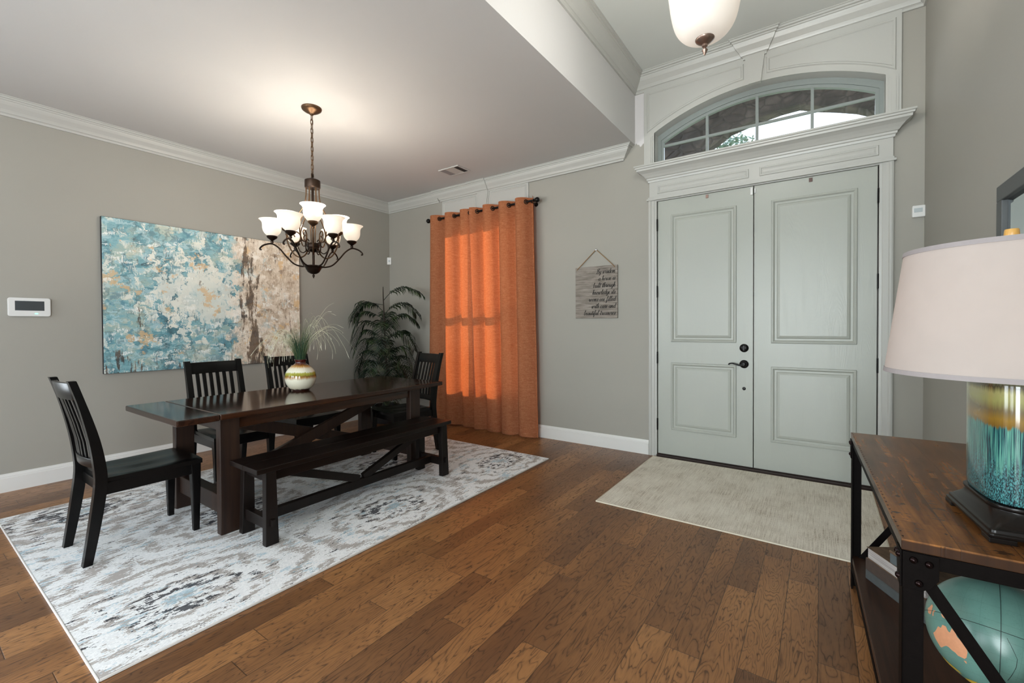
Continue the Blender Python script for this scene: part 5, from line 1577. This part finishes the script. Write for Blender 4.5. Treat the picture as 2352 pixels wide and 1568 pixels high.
book('book', 'brown book with pale page edges on top of the shelf stack', q + .0912, .050, .20, .30, (5.4525, -1.977), radians(31), m_bk_brown, m_pages, True)
t = thing('trinket_box', 'small weathered blue box on top of the stacked books', 'box', (5.470, -2.010, q + .1418), radians(31))
MB().box(0, .08, -.055, .055, 0, .040).build('box_body', m_box, t, bevel=.003)
MB().box(-.002, .082, -.057, .057, .0405, .052).build('box_lid', m_bk_brown, t, bevel=.004)

# ------------------------------------------------------------------ light
W = bpy.data.worlds.new('World'); sc.world = W; W.use_nodes = True
nt = W.node_tree; nt.nodes.clear()
out = nt.nodes.new('ShaderNodeOutputWorld'); bg = nt.nodes.new('ShaderNodeBackground')
tc = nt.nodes.new('ShaderNodeTexCoord'); sp = nt.nodes.new('ShaderNodeSeparateXYZ'); rp_ = nt.nodes.new('ShaderNodeValToRGB')
nt.links.new(tc.outputs['Generated'], sp.inputs[0]); nt.links.new(sp.outputs[2], rp_.inputs[0])
rp_.color_ramp.elements[0].position = 0.0; rp_.color_ramp.elements[0].color = (.95, .97, 1.0, 1)
rp_.color_ramp.elements[1].position = 0.8; rp_.color_ramp.elements[1].color = (.55, .72, 1.0, 1)
nt.links.new(rp_.outputs[0], bg.inputs[0]); bg.inputs[1].default_value = 2.6
nt.links.new(bg.outputs[0], out.inputs[0])

sun = bpy.data.lights.new('sun', 'SUN'); sun.energy = 9.0; sun.angle = radians(.7); sun.color = (1.0, .93, .82)
so = bpy.data.objects.new('sun', sun); C.objects.link(so)
sd = V((-.45, -.89, -.50)).normalized()
so.rotation_euler = sd.to_track_quat('-Z', 'Y').to_euler(); so.location = (8, 12, 10)

def area(name, loc, aim, sx, sy, energy, col):
    l = bpy.data.lights.new(name, 'AREA'); l.shape = 'RECTANGLE'; l.size = sx; l.size_y = sy; l.energy = energy; l.color = col
    o = bpy.data.objects.new(name, l); C.objects.link(o); o.location = loc
    o.rotation_euler = (V(aim) - V(loc)).to_track_quat('-Z', 'Y').to_euler(); return o
area('window_daylight', (1.8, YR - .25, 1.45), (1.8, 0, 1.35), 2.4, 2.1, 75, (.88, .94, 1.0))  # added fill lamps, one outside each unseen window
area('window_daylight', (4.75, YR - .25, 1.45), (4.75, 0, 1.35), 1.5, 2.5, 190, (.91, .96, .98))
area('window_daylight', (-.25, -5.95, 1.45), (1.0, -5.95, 1.42), 2.3, 2.1, 120, (.88, .94, 1.0))
area('window_daylight', (XW + .25, -6.2, 1.45), (4.0, -6.2, 1.42), 2.0, 2.1, 150, (.92, .95, 1.0))

# ------------------------------------------------------------------ camera
cam = bpy.data.cameras.new('camera'); co = bpy.data.objects.new('camera', cam); C.objects.link(co)
F_, YAW, PIT, ROL = 1017.06522, -.60904, -.01395, -.00573
Fv = V((sin(YAW) * cos(PIT), cos(YAW) * cos(PIT), sin(PIT)))
R0 = V((cos(YAW), -sin(YAW), 0)); U0 = R0.cross(Fv)
Rv = R0 * cos(ROL) + U0 * sin(ROL); Uv = -R0 * sin(ROL) + U0 * cos(ROL)
M = Matrix((Rv, Uv, -Fv)).transposed().to_4x4(); M.translation = V((5.207, -4.32648, 1.26848))
co.matrix_world = M
cam.sensor_fit = 'HORIZONTAL'; cam.sensor_width = 36.0; cam.lens = F_ / 2352 * 36.0
cam.shift_y = -(784 - 762.82) / 2352; cam.clip_start = .05
sc.camera = co
sc.view_settings.view_transform = 'Standard'; sc.view_settings.look = 'None'
sc.view_settings.exposure = 0.32; sc.view_settings.gamma = 1.0; sc.view_settings.use_curve_mapping = False
